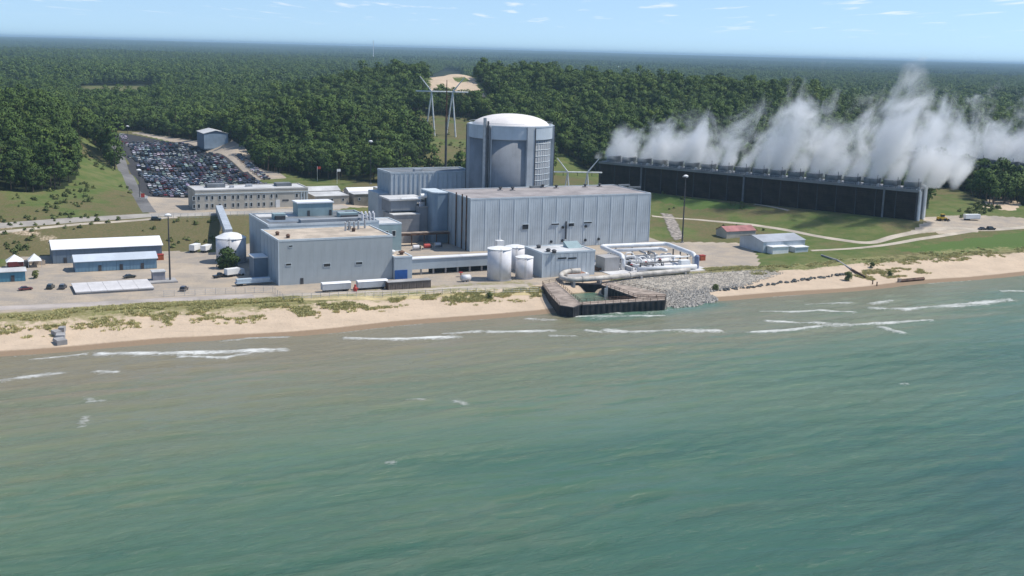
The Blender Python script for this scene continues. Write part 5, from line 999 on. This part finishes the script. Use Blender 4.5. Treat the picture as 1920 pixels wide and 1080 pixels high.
def put_car(s, t, ang, kind, cname, col, label, group=None, z=None, cat='car', name='parked_car'):
    x, y = W(s, t); z = zg(s, t) + .02 if z is None else z
    o = bpy.data.objects.new(name, CARS[kind]); COL.objects.link(o); o.location = (x, y, z); o.rotation_euler = (0, 0, TH + ang); o.color = (*col, 1); tag(o, label, cat, group); return o
spots = []
for pr in range(20):                                   # double rows across the lot, noses together
    for q, ang in ((0, math.pi / 2), (5.1, -math.pi / 2)):
        tq = 238 + pr * 15.6 + q; lo = np.interp(tq, [232, 300, 420, 520, 615], [-104, -100, -92, -87, -86]) + (5 if pr < 13 else 9); hi = np.interp(tq, [232, 330, 430, 540], [-27, -31, -34, -41]) - 1.5; sq = lo
        while sq < hi and tq < 548: spots.append((sq, tq, ang)); sq += 2.75
spots = [p for p in spots if random.random() < (.97 if p[1] < 480 else .55)]
extra = [(-72 + random.uniform(-1, 1), 560 + k * 7 + random.uniform(-1, 1), random.choice((0, math.pi))) for k in range(6)] + [(-88 + k * 7, 575 + random.uniform(-3, 3), 1.4) for k in range(3)]
side = [(-24 + random.uniform(-.5, .5), 300 + k * 3.6, random.choice((0, math.pi))) for k in range(22)] + [(-10 + k * 3.3, 226 + random.uniform(-.5, .5), math.pi / 2) for k in range(9)]
mfac = bpy.data.materials.new('car_paint_far')
cam_d = lambda p: math.hypot(*W(p[0], p[1])) 
def hidden(p):   # behind the office building as seen from the camera
    x, y = W(p[0], p[1]); z = zg(p[0], p[1]) + .8
    for q in np.linspace(.55, .995, 90):
        s_, t_ = ST(x * q, y * q)
        if O[0] < s_ < O[1] and O[2] < t_ < O[3] and CAMH + (z - CAMH) * q < O[4]: return True
    return False
lst = [(p, 'in the packed asphalt parking lot', 'cars parked in the parking lot') for p in spots if not hidden(p)] + [(p, 'standing alone on the open back end of the parking lot', 'vehicles at the back of the lot') for p in extra] + [(p, 'parked on the gravel strip along the wood edge', 'cars parked along the wood edge') for p in side if not hidden(p)]
lst.sort(key=lambda q: cam_d(q[0])); wts_ = [c[2] for c in PAL]
far_cars = []
for i, (p, wh, gr) in enumerate(lst):
    nm, col, _ = random.choices(PAL, wts_)[0]
    if 'alone' in wh: nm, col = 'white', (.78, .78, .78)
    kd = random.choices(('sedan', 'suv', 'pickup'), (5, 4, 2))[0]; col = tuple(c * random.uniform(.8, 1.15) for c in col)
    if i < 262 or 'alone' in wh: put_car(p[0], p[1] + random.uniform(-.15, .15), p[2] + random.uniform(-.04, .04), kd, nm, col, f'{nm} {kd if kd != "suv" else "sport utility vehicle"} {wh}', f'{nm} {kd} {gr}')
    else: far_cars.append((p, kd, col))
if far_cars:
    V = []; Fs = []; Mi = []; Cc = []; off = 0
    for p, kd, col in far_cars:
        me = CARS[kd]; a = p[2] + TH; x, y = W(p[0], p[1]); z = zg(p[0], p[1]) + .02; R2 = Matrix.Translation((x, y, z)) @ Matrix.Rotation(a, 4, 'Z')
        V += [tuple(R2 @ v.co) for v in me.vertices]; Cc += [(*col, 1)] * len(me.vertices); Fs += [tuple(i + off for i in q.vertices) for q in me.polygons]; Mi += [q.material_index for q in me.polygons]; off += len(me.vertices)
    me = bpy.data.meshes.new('parked_cars'); me.from_pydata(V, [], Fs); me.polygons.foreach_set('material_index', Mi)
    attr(me, 'paint', [np.array(Cc)[:, k] for k in range(4)]); mfac.use_nodes = True; nt = mfac.node_tree; vc = N(nt, 'ShaderNodeVertexColor', layer_name='paint'); nt.links.new(vc.outputs[0], nt.nodes['Principled BSDF'].inputs['Base Color']); nt.nodes['Principled BSDF'].inputs['Roughness'].default_value = .3
    tag(link('parked_cars', me, [mfac, m_glass, m_tyre]), 'far rows of parked cars packed in the asphalt lot', 'cars', kind='stuff')
for px, py, ang, kd, nm, col, lb in ((95, 541, 1.25, 'suv', 'dark green', (.03, .04, .035), 'dark green jeep parked on sandy yard beside a silver-topped car'), (118, 541, 1.25, 'suv', 'grey', (.10, .10, .11), 'dark grey jeep with pale roof parked beside the dark green jeep'), (345, 545, 1.1, 'suv', 'dark brown', (.06, .04, .04), 'dark brown jeep standing alone near the beach road'),
        (412, 520, .5, 'pickup', 'black', (.02, .02, .022), 'black pickup parked behind the long flatbed trailer'), (48, 544, .2, 'sedan', 'maroon', (.14, .03, .03), 'small maroon car beside the turquoise shed'), (1858, 431, -.05, 'suv', 'black', (.02, .02, .02), 'black sport utility vehicle on the road by the beach'), (243, 521, .3, 'sedan', 'dark', (.04, .045, .04), 'small dark car parked in front of the bright blue shed'), (1842, 431, -.05, 'sedan', 'dark grey', (.05, .05, .055), 'dark grey car close behind the black vehicle on the road'), (293, 413, -.2, 'suv', 'dark', (.05, .055, .05), 'dark vehicle parked beside the road on the bluff edge')):
    s, t = GT_(px, py); put_car(s, t, ang, kd, nm, col, lb)
def truck(name, label, px, py, ang, boxc, cabc, L=8.0, H_=3.2, flat=False, cat='truck', cab=True):
    s0, t0 = GT_(px, py); x, y = W(s0, t0); z = zg(s0, t0); th = Th(name, label, cat, 0, 0, z, frame=lambda a, b: (x, y, TH + ang))
    th.part('chassis', MB().box(-L / 2, L / 2 + (2 if cab else 0), -.5, .5, z + .6, z + .95), m_dsteel)
    if flat: th.part('bed', MB().box(-L / 2, L / 2, -1.25, 1.25, z + .95, z + 1.3), boxc); th.part('load', MB().box(-L / 2 + .4, L / 2 - 1, -1.1, 1.1, z + 1.3, z + H_), boxc)
    else: th.part('cargo_box', MB().box(-L / 2, L / 2 - .3, -1.25, 1.25, z + .95, z + H_), boxc)
    if cab: c = th.part('cab', MB().add([(L / 2, -1.2, z + .6), (L / 2 + 2, -1.2, z + .6), (L / 2 + 2, 1.2, z + .6), (L / 2, 1.2, z + .6), (L / 2, -1.2, z + 2.7), (L / 2 + 1.5, -1.2, z + 2.7), (L / 2 + 1.5, 1.2, z + 2.7), (L / 2, 1.2, z + 2.7)], [(0, 3, 2, 1), (4, 5, 6, 7), (0, 1, 5, 4), (1, 2, 6, 5), (2, 3, 7, 6), (3, 0, 4, 7)]), cabc); th.part('windscreen', MB().add([(L / 2 + 1.86, -1.05, z + 1.6), (L / 2 + 1.86, 1.05, z + 1.6), (L / 2 + 1.57, 1.05, z + 2.6), (L / 2 + 1.57, -1.05, z + 2.6)], [(0, 1, 2, 3)]), m_glass, c)
    for xx in (-L / 2 + 1, -L / 2 + 2.1) + ((L / 2 + 1,) if cab else ()):
        for yy in (-1.05, 1.05): th.part('wheel', MB().tube([(xx, yy - .15, z + .5), (xx, yy + .15, z + .5)], .5, 12), m_tyre)
    return th
truck('box_truck', 'white box truck parked beside the black pickup', 436, 518, .35, m_white, m_white, 6)
truck('flatbed_trailer', 'long pale blue trailer parked at the corner of the service block', 476, 534, .05, mat('pale_blue_trailer', (.42, .50, .56), .5), m_white, 14, 2.6, True, 'trailer', False)
truck('box_truck', 'white equipment truck parked against the cooling tower base', 1380, 375, 2.2, m_white, m_white, 6, 3)
truck('box_trailer', 'long white trailer parked beyond the yellow loader on the gravel pad', 1822, 413, -.2, m_white, m_white, 9, 3.2, False, 'trailer', False)
truck('box_trailer', 'white office trailer parked nearest the grass bluff behind the water tank', 366, 472, .9, m_white, m_white, 6, 3.4, False, 'trailer', False)
truck('box_trailer', 'white utility trailer beside another near the dark green bush', 387, 472, .9, m_white, m_white, 6, 3.0, False, 'trailer', False)
truck('dump_truck', 'dark red truck standing between white tents beside the turquoise shed', 30, 503, .2, mat('dark_red_body', (.13, .03, .03), .5), m_dsteel, 6, 2.8)
s0, t0 = GT_(1766, 414); x, y = W(s0, t0); z = zg(s0, t0); m_yel = mat('yellow_machine_paint', (.55, .36, .03), .5)
th = Th('loader', 'yellow wheel loader standing at the end of the cooling tower', 'loader', 0, 0, z, frame=lambda a, b: (x, y, TH - .2))
th.part('body', MB().box(-2.6, .8, -1, 1, z + .9, z + 2.1), m_yel); c = th.part('cab', MB().box(-.6, .9, -.8, .8, z + 2.1, z + 3.4), m_glass); th.part('cab_roof', MB().box(-.8, 1.1, -.95, .95, z + 3.4, z + 3.55), m_yel, c)
th.part('boom', MB().tube([(.8, 0, z + 1.8), (2.6, 0, z + 1.5), (3.3, 0, z + .6)], .25, 6), m_yel); th.part('bucket', MB().add([(3.1, -1.3, z + .15), (4.3, -1.3, z + .1), (3.3, -1.3, z + 1.1), (3.1, 1.3, z + .15), (4.3, 1.3, z + .1), (3.3, 1.3, z + 1.1)], [(0, 1, 2), (3, 5, 4), (0, 3, 4, 1), (0, 2, 5, 3)]), m_dsteel)
for xx in (-1.8, 1.2):
    for yy in (-1.1, 1.1): th.part('wheel', MB().tube([(xx, yy - .25, z + .7), (xx, yy + .25, z + .7)], .7, 14), m_tyre)
# ================================================================== SMALL THINGS IN THE YARD
def lying_tank(label, s0, s1, t, r, m=None, z0=3.0):
    th = Th('lying_tank', label, 'tank', (s0 + s1) / 2, t, z0); z = z0 + r + .4; th.part('shell', MB().tube([(s0 + .5, t, z), (s1 - .5, t, z)], r, 20), m or m_tank, smooth=True)
    for a, b in ((s0, s0 + .5), (s1, s1 - .5)): th.part('end_cap', MB().tube([(a, t, z), (b, t, z)], [r * .7, r], 20), m_steel)
    for s in (s0 + 1.6, s1 - 1.6): th.part('saddle', MB().box(s - .3, s + .3, t - r * .8, t + r * .8, z0 - .3, z - r * .5), m_conc)
    return th
a, b, c, d = GZ(607, 549, 3)[0], GZ(655, 546, 3)[0], GZ(671, 545, 3)[0], GZ(724, 541, 3)[0]; tt = GZ(660, 546, 3)[1] + 1.4
def long_trailer(label, s0, s1, t):
    th = Th('storage_trailer', label, 'trailer', (s0 + s1) / 2, t, 3.0); sec = [(-1.3, 3.9), (1.3, 3.9), (1.3, 6.2), (.9, 6.55), (-.9, 6.55), (-1.3, 6.2)]; side = [(-1.3, 3.9), (1.3, 3.9), (1.3, 6.2), (-1.3, 6.2)]
    def ext(p, a, b): n = len(p); return MB().add([(a, t + x, z) for x, z in p] + [(b, t + x, z) for x, z in p], [tuple(range(n))[::-1], tuple(range(n, 2 * n))] + [(i, (i + 1) % n, n + (i + 1) % n, n + i) for i in range(n)])
    th.part('body', ext(side, s0, s1), mat('grey_trailer_side', (.44, .46, .48), .6, .08, .2, streak=.25)); th.part('roof', ext([(-1.36, 6.2), (1.36, 6.2), (.95, 6.6), (-.95, 6.6)], s0 - .05, s1 + .05), m_whiteroof)
    th.part('chassis', MB().box(s0 + .4, s1 - .4, t - .5, t + .5, 3.4, 3.9), m_dsteel)
    for s in (s0 + 1.4, s0 + 2.6, s1 - 2): th.part('wheel', MB().tube([(s, t - 1.2, 3.45), (s, t + 1.2, 3.45)], .48, 12), m_tyre)
long_trailer('long white-topped grey trailer below the service block, end facing the beach track', a - .5, b + .6, tt); long_trailer('long white-topped grey trailer between the red pump and brown bin', c, d + .4, tt)
lying_tank('short white horizontal tank beside a red valve near the tall tank', GZ(866, 530, 3)[0], GZ(886, 529, 3)[0], GZ(875, 529, 3)[1] + 1, 1.2)
s, t = GZ(666, 548, 3); th = Th('fire_pump', 'red fire pump standing between the two long white tanks', 'pump', s, t, 3); th.part('base', MB().box(s - 1, s + 1, t - .8, t + .8, 2.8, 3.3), m_conc); th.part('body', MB().lathe(s, t, [(.7, 3.3), (.8, 4.6), (.4, 5.2), (.4, 5.8), (.1, 6)], 12), m_redp); th.part('outlet', MB().tube([(s, t, 4.4), (s + 1.1, t - .3, 4.4)], .3, 8), m_redp)
s, t = GZ(864, 519, 3); th = Th('red_valve', 'red valve wheel on a post behind the short white tank', 'valve', s, t, 3); th.part('post', MB().tube([(s, t, 2.8), (s, t, 4.6)], .25, 8), m_redp); th.part('wheel', MB().lathe(s, t, [(.3, 4.6), (.9, 4.7), (.9, 4.9), (.3, 5)], 14), m_redp)
a, b = GZ(728, 545, 3), GZ(810, 541, 3); th = Th('storage_bin', 'long rusty brown steel bin beside the beach track', 'container', a[0], a[1], 3); n = 6; pw = (b[0] - a[0]) / n
th.part('body', MB().box(a[0], b[0], a[1] + .1, a[1] + 3.4, 2.8, 6.0), m_rust); seq(th, 'side_panel', ribbed(a[0] + .05, a[0] + pw - .05, a[1] - .12, 3.1, 5.9, .8, .08, .2), mat('brown_grey_steel', (.17, .14, .12), .8, .15, .3, streak=.3), [(pw * k, 0, 0) for k in range(n)]); th.part('lid', MB().box(a[0] - .2, b[0] + .2, a[1] - .3, a[1] + 3.6, 6.0, 6.2), m_conc)
th = Th('white_tent', 'white peaked tent canopy beside the dark red truck', 'tent', -178, 84, 3); s, t = GT_(12, 505); z = 3
for q, w_ in ((0, 6.5), (8, 5)): th.part('canopy', MB().add([(s + q, t, z + 2.6), (s + q + w_, t, z + 2.6), (s + q + w_, t + 6, z + 2.6), (s + q, t + 6, z + 2.6), (s + q + w_ / 2, t + 3, z + 5.2)], [(0, 1, 4), (1, 2, 4), (2, 3, 4), (3, 0, 4), (0, 3, 2, 1)]), m_white); th.part('leg', MB().box(s + q, s + q + .15, t, t + .15, z - .2, z + 2.6).box(s + q + w_ - .15, s + q + w_, t, t + .15, z - .2, z + 2.6), m_steel)
for px, py, w_, lb in ((62, 495, 6, 'low tan spoil bin behind the dark red truck'), (75, 497, 4, 'low open crate of rubble beside the spoil bin')):
    s, t = GT_(px, py); th = Th('spoil_bin', lb, 'bin', s, t, 3); th.part('side', MB().box(s - w_ / 2, s + w_ / 2, t - .15, t, 2.8, 4.6).box(s - w_ / 2, s + w_ / 2, t + 3, t + 3.15, 2.8, 4.6).box(s - w_ / 2, s - w_ / 2 + .15, t, t + 3, 2.8, 4.6).box(s + w_ / 2 - .15, s + w_ / 2, t, t + 3, 2.8, 4.6), m_tan); th.part('fill', MB().box(s - w_ / 2 + .15, s + w_ / 2 - .15, t, t + 3, 2.8, 4.0), m_gravel)
for px, py, lb in ((301, 487, 'orange fuel bin beside the end of the bright blue shed'), (1316, 488, 'rust red bin standing alone on the sandy yard beyond the pipework')):
    s, t = GT_(px, py); z = zg(s, t); th = Th('fuel_bin', lb, 'bin', s, t, z); th.part('body', MB().box(s - 1.2, s + 1.2, t - 1, t + 1, z - .1, z + 2.2), mat('orange_red_paint', (.42, .10, .04), .6)); th.part('lid', MB().box(s - 1.3, s + 1.3, t - 1.1, t + 1.1, z + 2.2, z + 2.4), m_redp)
s, t = GT_(268, 378); z = zg(s, t); th = Th('road_sign', 'red and white warning board where the lane meets the road', 'sign', s, t, z); th.part('post', MB().tube([(s, t, z - .3), (s, t, z + 3)], .1, 6), m_steel); th.part('board', MB().box(s - .9, s + .9, t - .12, t - .05, z + 2.2, z + 4.2), m_redp); th.part('board', MB().box(s + 1.0, s + 2.4, t - .12, t - .05, z + 1.6, z + 2.9), m_white); th.part('post', MB().tube([(s + 1.7, t, z - .3), (s + 1.7, t, z + 1.6)], .08, 6), m_steel)
for k, (px, py) in enumerate(((595, 340), (632, 345))):
    s, t = GT_(px, py); z = zg(s, t); th = Th('flagpole', ('flagpole with red and white banner by the wood edge', 'slim grey flagpole behind the site sheds')[k], 'flagpole', s, t, z); th.part('pole', MB().tube([(s, t, z), (s, t, z + 9)], .1, 6), m_white); th.part('flag', MB().box(s, s + 2.2, t - .03, t + .03, z + 7.4, z + 8.9), m_redp if k == 0 else m_white)
# chain-link fences: posts, rails and wires
def fence(label, pts, sp=3.2, h=2.2):
    P = [np.array(p, float) for p in pts]; s, t = P[0]; th = Th('fence', label, 'fence', s, t, zg(s, t)); wire = MB(); first = None
    for a, b in zip(P[:-1], P[1:]):
        n = max(1, int(np.hypot(*(b - a)) / sp)); prev = None
        for k in range(n + 1):
            q = a + (b - a) * k / n; z = zg(*q)
            if first is None: first = th.part('post', MB().box(q[0] - .06, q[0] + .06, q[1] - .06, q[1] + .06, z - .4, z + h), m_steel); f0 = (q[0], q[1], z)
            elif k or a is P[0]: c = first.copy(); COL.objects.link(c); c.parent = th.o; c.location = (q[0] - f0[0], q[1] - f0[1], z - f0[2])
            if prev is not None:
                for hh_ in (.1, h * .35, h * .68, h - .05): wire.bar((prev[0], prev[1], prev[2] + hh_), (q[0], q[1], z + hh_), .05)
            prev = (q[0], q[1], z)
    th.part('wires', wire, m_steel); return th
fence('wire fence with thin steel posts along the top of the dune', [(-92, -6), (-60, -10), (-25, -14), (3, -17)])
fence('wire fence with thin steel posts beside the yard and flatbed trailer', [(-130, 14), (-105, 12), (-92, 10), (-92, -4)])
fence('wire fence with thin steel posts on the edge of the bluff below the office', [(-112, 162), (-75, 162), (-42, 160)])
# ================================================================== BEACH THINGS
def rock_mesh(seed, n=3):
    r = np.random.default_rng(seed); m = MB(); nu, nv = 7, 5; vs = []; fs = []
    for j in range(nv + 1):
        for i in range(nu):
            a = 2 * math.pi * i / nu; b = math.pi * j / nv; k = r.uniform(.72, 1.15); vs.append((math.cos(a) * math.sin(b) * k, math.sin(a) * math.sin(b) * k, math.cos(b) * k * .75))
    for j in range(nv):
        for i in range(nu): fs.append((j * nu + i, (j + 1) * nu + i, (j + 1) * nu + (i + 1) % nu, j * nu + (i + 1) % nu))
    return m.add(vs, fs).mesh('boulder')
RK = [rock_mesh(k) for k in range(5)]
m_rock = mat('pale_grey_stone', (.37, .345, .305), .9, .25, .5, fine=.3); m_rockd = mat('dark_wet_stone', (.10, .105, .10), .8, .25, .5)
RKD = []
for r_ in RK: c = r_.copy(); c.materials.append(m_rockd); RKD.append(c); r_.materials.append(m_rock)
line = [(1335, 546), (1400, 540), (1450, 533), (1500, 526), (1560, 518), (1598, 513)]; q = [GT_(*p) for p in line]; cum = np.r_[0, np.cumsum([math.dist(a, b) for a, b in zip(q[:-1], q[1:])])]
for k in range(62):
    d = cum[-1] * (k + random.uniform(-.3, .3)) / 62; s = float(np.interp(d, cum, [p[0] for p in q])) + random.uniform(-.5, .5); t = float(np.interp(d, cum, [p[1] for p in q])) + random.uniform(-.9, .9); r_ = random.uniform(.45, 1.0)
    o = bpy.data.objects.new('boulder', random.choice(RKD)); COL.objects.link(o); o.location = (*W(s, t), zg(s, t) + r_ * .2); o.scale = (r_ * 1.2, r_, r_); o.rotation_euler = (random.uniform(-.3, .3), random.uniform(-.3, .3), random.uniform(0, 6)); tag(o, 'dark boulder in the row across the sand beside the rock slope', 'boulder', 'dark boulders in a row across the beach')
# rock revetment: uncountable rubble
rp = [GT_(*p) for p in ((1120, 535), (1180, 520), (1300, 512), (1440, 505), (1470, 512), (1400, 536), (1330, 548), (1345, 565), (1300, 576), (1240, 580), (1240, 556))]
bb = np.array(rp); pts = np.c_[rng.uniform(bb[:, 0].min(), bb[:, 0].max(), 9000), rng.uniform(bb[:, 1].min() - 3, bb[:, 1].max(), 9000)]; inp = inpoly(rp, pts[:, 0], pts[:, 1]) & ~inpoly(arms[1], pts[:, 0], pts[:, 1]) & ~inpoly(arms[2], pts[:, 0], pts[:, 1]); pts = pts[inp][:3600]
low = ss(-pts[:, 1], 20, 38); kk = rng.integers(0, 3, len(pts)); sz = (.2 + .6 * low) * rng.uniform(.5, 1.6, len(pts))
for k in range(3):
    m_ = kk == k; x, y = W(pts[m_, 0], pts[m_, 1]); tag(scatter('rock_slope', np.c_[x, y, hz(pts[m_, 0], pts[m_, 1]) + .05], rng.uniform(0, 6, m_.sum()), np.repeat(sz[m_, None], 3, 1), proto('stone_form', RK[k])), 'sloping bank of pale grey rubble between pipe and lake', 'rocks', kind='stuff')
def sheet(name, poly, m, lift, step=2.0):
    b = np.array(poly); xs = np.arange(b[:, 0].min(), b[:, 0].max() + step, step); ys = np.arange(b[:, 1].min(), b[:, 1].max() + step, step); A_, B_ = np.meshgrid(xs, ys); ok = inpoly(poly, A_, B_); id_ = np.arange(A_.size).reshape(A_.shape)
    f = np.stack([id_[:-1, :-1], id_[:-1, 1:], id_[1:, 1:], id_[1:, :-1]], -1); kp = ok[:-1, :-1] & ok[:-1, 1:] & ok[1:, 1:] & ok[1:, :-1]; x, y = W(A_.ravel(), B_.ravel()); return tag(link(name, npmesh(name, np.c_[x, y, hz(A_.ravel(), B_.ravel()) + lift], f[kp], True), m), kind='structure')
sheet('rubble_bed', rp, mat('grey_rubble', (.41, .365, .30), .95, .2, .4, fine=.45), .06)
sheet('gravel_chute', PX((1236, 399), (1262, 402), (1284, 446), (1264, 453), (1250, 430)), mat('pale_rubble', (.34, .30, .26), .95, .3, .6, fine=.5), .12, 1.0)
def tufts(name, label, pts_w, r0, r1, form, cat='grass'): 
    n = len(pts_w); sc_ = rng.uniform(r0, r1, n); return tag(scatter(name, pts_w, rng.uniform(0, 6.28, n), np.c_[sc_, sc_, sc_], form), label, cat, kind='stuff')
def tuft_form(seed, mt, n=22, h=.65, sp=.6):
    r = random.Random(seed); m = MB()
    for k in range(n):
        a = r.uniform(0, 6.28); d = r.uniform(0, sp); x, y = d * math.cos(a), d * math.sin(a); b = r.uniform(0, 6.28); ln = h * r.uniform(.5, 1); lx, ly = math.cos(a) * ln * .5 + r.uniform(-.2, .2), math.sin(a) * ln * .5 + r.uniform(-.2, .2); w_ = .09
        m.add([(x - w_ * math.cos(b), y - w_ * math.sin(b), -.05), (x + w_ * math.cos(b), y + w_ * math.sin(b), -.05), (x + lx * .5 + w_ * .8 * math.cos(b), y + ly * .5 + w_ * .8 * math.sin(b), ln * .65), (x + lx, y + ly, ln)], [(0, 1, 2, 3)])
    me = m.mesh('tuft_form'); me.materials.append(mt); return proto('tuft_form', me)
m_dg = leaf_mat('dune_grass_blades', (.33, .33, .12), (.45, .41, .20)); m_sh = leaf_mat('shrub_leaves', (.07, .10, .03), (.12, .14, .05))
def dune_pts(n, s0, s1, d0, d1, th_=.45, seed=1, den=.06):
    s = rng.uniform(s0, s1, n); d = rng.uniform(d0, d1, n); t = shore_t(s) + d; k = fbm(s * den, t * den * 1.3, 3, seed) > th_; s, t = s[k], t[k]; x, y = W(s, t); return np.c_[x, y, hz(s, t)]
tf = [tuft_form(k, m_dg) for k in range(3)]
P1 = np.concatenate([dune_pts(5200, -330, -86, 37, 45, .33, 3), dune_pts(5200, -330, -86, 22, 37, .53, 1, .17), dune_pts(2600, -92, 6, 21, 31, .52, 2, .17), dune_pts(900, -330, 0, 17, 24, .62, 4, .2), dune_pts(2000, 100, 330, 28, 44, .56, 5, .12), dune_pts(900, 62, 112, 39, 45, .42, 6), dune_pts(700, 150, 190, 12, 24, .5, 7, .15)])
kx = rng.integers(0, 3, len(P1))
for k in range(3): tufts('dune_grass', 'tufts of pale green dune grass along the top of the beach', P1[kx == k], .7, 1.5, tf[k])
sf = []
for k in range(2):
    me = crown_mesh('shrub_form', m_sh, 300 + k, 1.1, -.2, 1.0, 5, 90, .16, .34, zlo=.05); sf.append(proto('shrub_form', me))
def scrub(n, poly, th_, seed, r):
    b = np.array(poly); s = rng.uniform(b[:, 0].min(), b[:, 0].max(), n); t = rng.uniform(b[:, 1].min(), b[:, 1].max(), n); k = inpoly(poly, s, t) & (fbm(s * .05, t * .05, 3, seed) > th_); x, y = W(s[k], t[k]); return np.c_[x, y, hz(s[k], t[k])]
P2 = np.concatenate([scrub(420, [(-300, 112), (-82, 112), (-82, 158), (-300, 138)], .52, 11, 1), scrub(900, open_polys['left'], .55, 12, 1), scrub(700, open_polys['tower'], .55, 13, 1), scrub(700, [(112, 66), (160, 50), (250, 40), (180, 180), (130, 180)], .66, 14, 1), scrub(220, [(280, 45), (330, 62), (330, 80), (300, 64)], .4, 16, 1)])
kx = rng.integers(0, 2, len(P2))
for k in range(2): tufts('scrub', 'low scattered green shrubs on the grassy slopes', P2[kx == k], .5, 1.6, sf[k], 'shrubs')
# dark bush beside the water tank and single bushes on the sand
def bush(label, px, py, r, k, mt=None):
    s, t = GT_(px, py); z = zg(s, t); e = bpy.data.objects.new('bush', None); COL.objects.link(e); e.location = (*W(s, t), z); tag(e, label, 'bush')
    me = crown_mesh('foliage', mt or m_leafd, 400 + k, r, -.1 * r, r * 1.9, 16, 1900, r * .07, r * .13, zlo=.08); o = bpy.data.objects.new('foliage', me); COL.objects.link(o); o.parent = e
    m = trunk_mb(r * 1.2, .12 * r / 2, k).mesh('stem'); m.materials.append(m_bark); o = bpy.data.objects.new('stem', m); COL.objects.link(o); o.parent = e
bush('large rounded dark green bush beside the white water tank', 427, 502, 4.4, 1)
bush('small dark bush on the dune near the pier', 918, 560, 1.3, 2, m_sh); bush('lone round bush on the open sand beyond the pale beach pipe', 1636, 502, 1.3, 3, m_sh); bush('dark shrub on the dune edge beside the beached timber', 1669, 518, 1.3, 4, m_sh); bush('ragged bush at the end of the dark boulder row', 1590, 526, 2.0, 5, m_sh); bush('small bush by the end of the bright blue shed', 66, 522, 1.6, 6, m_sh); bush('leafy bush at the near end of the rock slope', 1341, 545, 1.4, 7, m_sh)
s, t = GT_(112, 640); th = Th('groyne', 'broken grey concrete groyne lying across the beach sand', 'groyne', s, t, zg(s, t)); 
for k, (a, b, w_, l, h_, ro) in enumerate(((0, -2, 3.0, 4.5, 1.4, .2), (.5, 2.5, 2.6, 4.0, 1.6, -.15), (-.4, 6.4, 2.2, 3.4, 1.5, .3), (1.5, 9.5, 1.8, 2.6, 1.6, -.3))):
    z = zg(s + a, t + b); cr, sr_ = math.cos(ro), math.sin(ro); pl = [(s + a + x_ * cr - y_ * sr_, t + b + x_ * sr_ + y_ * cr) for x_, y_ in ((-w_ / 2, -l / 2), (w_ / 2, -l / 2), (w_ / 2, l / 2), (-w_ / 2, l / 2))]; th.part('block', MB().prism(pl, z - 1, z + h_), m_conc)
a, b = GT_(1686, 529), GT_(1732, 525); th = Th('beached_timber', 'long dark timber wall stranded at the water edge', 'timber', *a, zg(*a)); th.part('beam', MB().bar((*a, zg(*a) + .5), (*b, zg(*b) + .6), 1.1), m_rust); th.part('stump', MB().box(a[0] - .6, a[0] + .6, a[1] - .6, a[1] + .6, zg(*a) - 1, zg(*a) + 1.6), m_wood)
pl = [GT_(*p) for p in ((1540, 480), (1570, 490), (1598, 508), (1622, 522))]; th = Th('beach_pipe', 'long thin dark drain pipe running down the sand to the lake', 'pipe', *pl[0], zg(*pl[0])); th.part('upper_pipe', MB().tube([(*p, zg(*p) + .45) for p in pl[:3]], .4, 8), m_conc); th.part('lower_pipe', MB().tube([(*p, zg(*p) + .5) for p in pl[2:]], .5, 8), m_rust)
for p in pl[1:]: th.part('stake', MB().box(p[0] - .15, p[0] + .15, p[1] + .5, p[1] + .8, zg(*p) - .5, zg(*p) + 1.3), m_wood)
for px, py in ((1636, 533), (1644, 536)): s, t = GT_(px, py); z = zg(s, t); th = Th('beach_post', 'short dark post standing in the sand near the drain pipe', 'post', s, t, z, 'posts near the drain pipe'); th.part('post', MB().tube([(s, t, z - .5), (s, t, z + 1.5)], [.3, .22], 7), m_rust); th.part('cap', MB().lathe(s, t, [(.3, z + 1.5), (.3, z + 1.7)], 7), m_dsteel)
x, y, z = px2w(700, 78, 6500); s, t = ST(x, y); z0 = zg(s, t); th = Th('broadcast_mast', 'distant white mast rising above the far woodland', 'mast', s, t, z0); th.part('mast', MB().tube([(s, t, z0 - 2), (s, t, z + 8)], [2.2, 1.2], 6), m_white); th.part('platform', MB().lathe(s, t, [(3, z - 6), (3, z - 3)], 8), m_white)
# ================================================================== HAZE
hb = MB().box(-21000, 21000, -700, 41000, -12, 128); ho = link('haze', hb.mesh('haze')); tag(ho, kind='stuff')
hm_ = bpy.data.materials.new('summer_haze'); hm_.use_nodes = True; nt = hm_.node_tree; nt.nodes.clear(); pv = N(nt, 'ShaderNodeVolumePrincipled'); pv.inputs['Color'].default_value = (.46, .66, .84, 1); pv.inputs['Density'].default_value = 6.5e-5
nt.links.new(pv.outputs[0], N(nt, 'ShaderNodeOutputMaterial').inputs['Volume']); ho.data.materials.append(hm_)
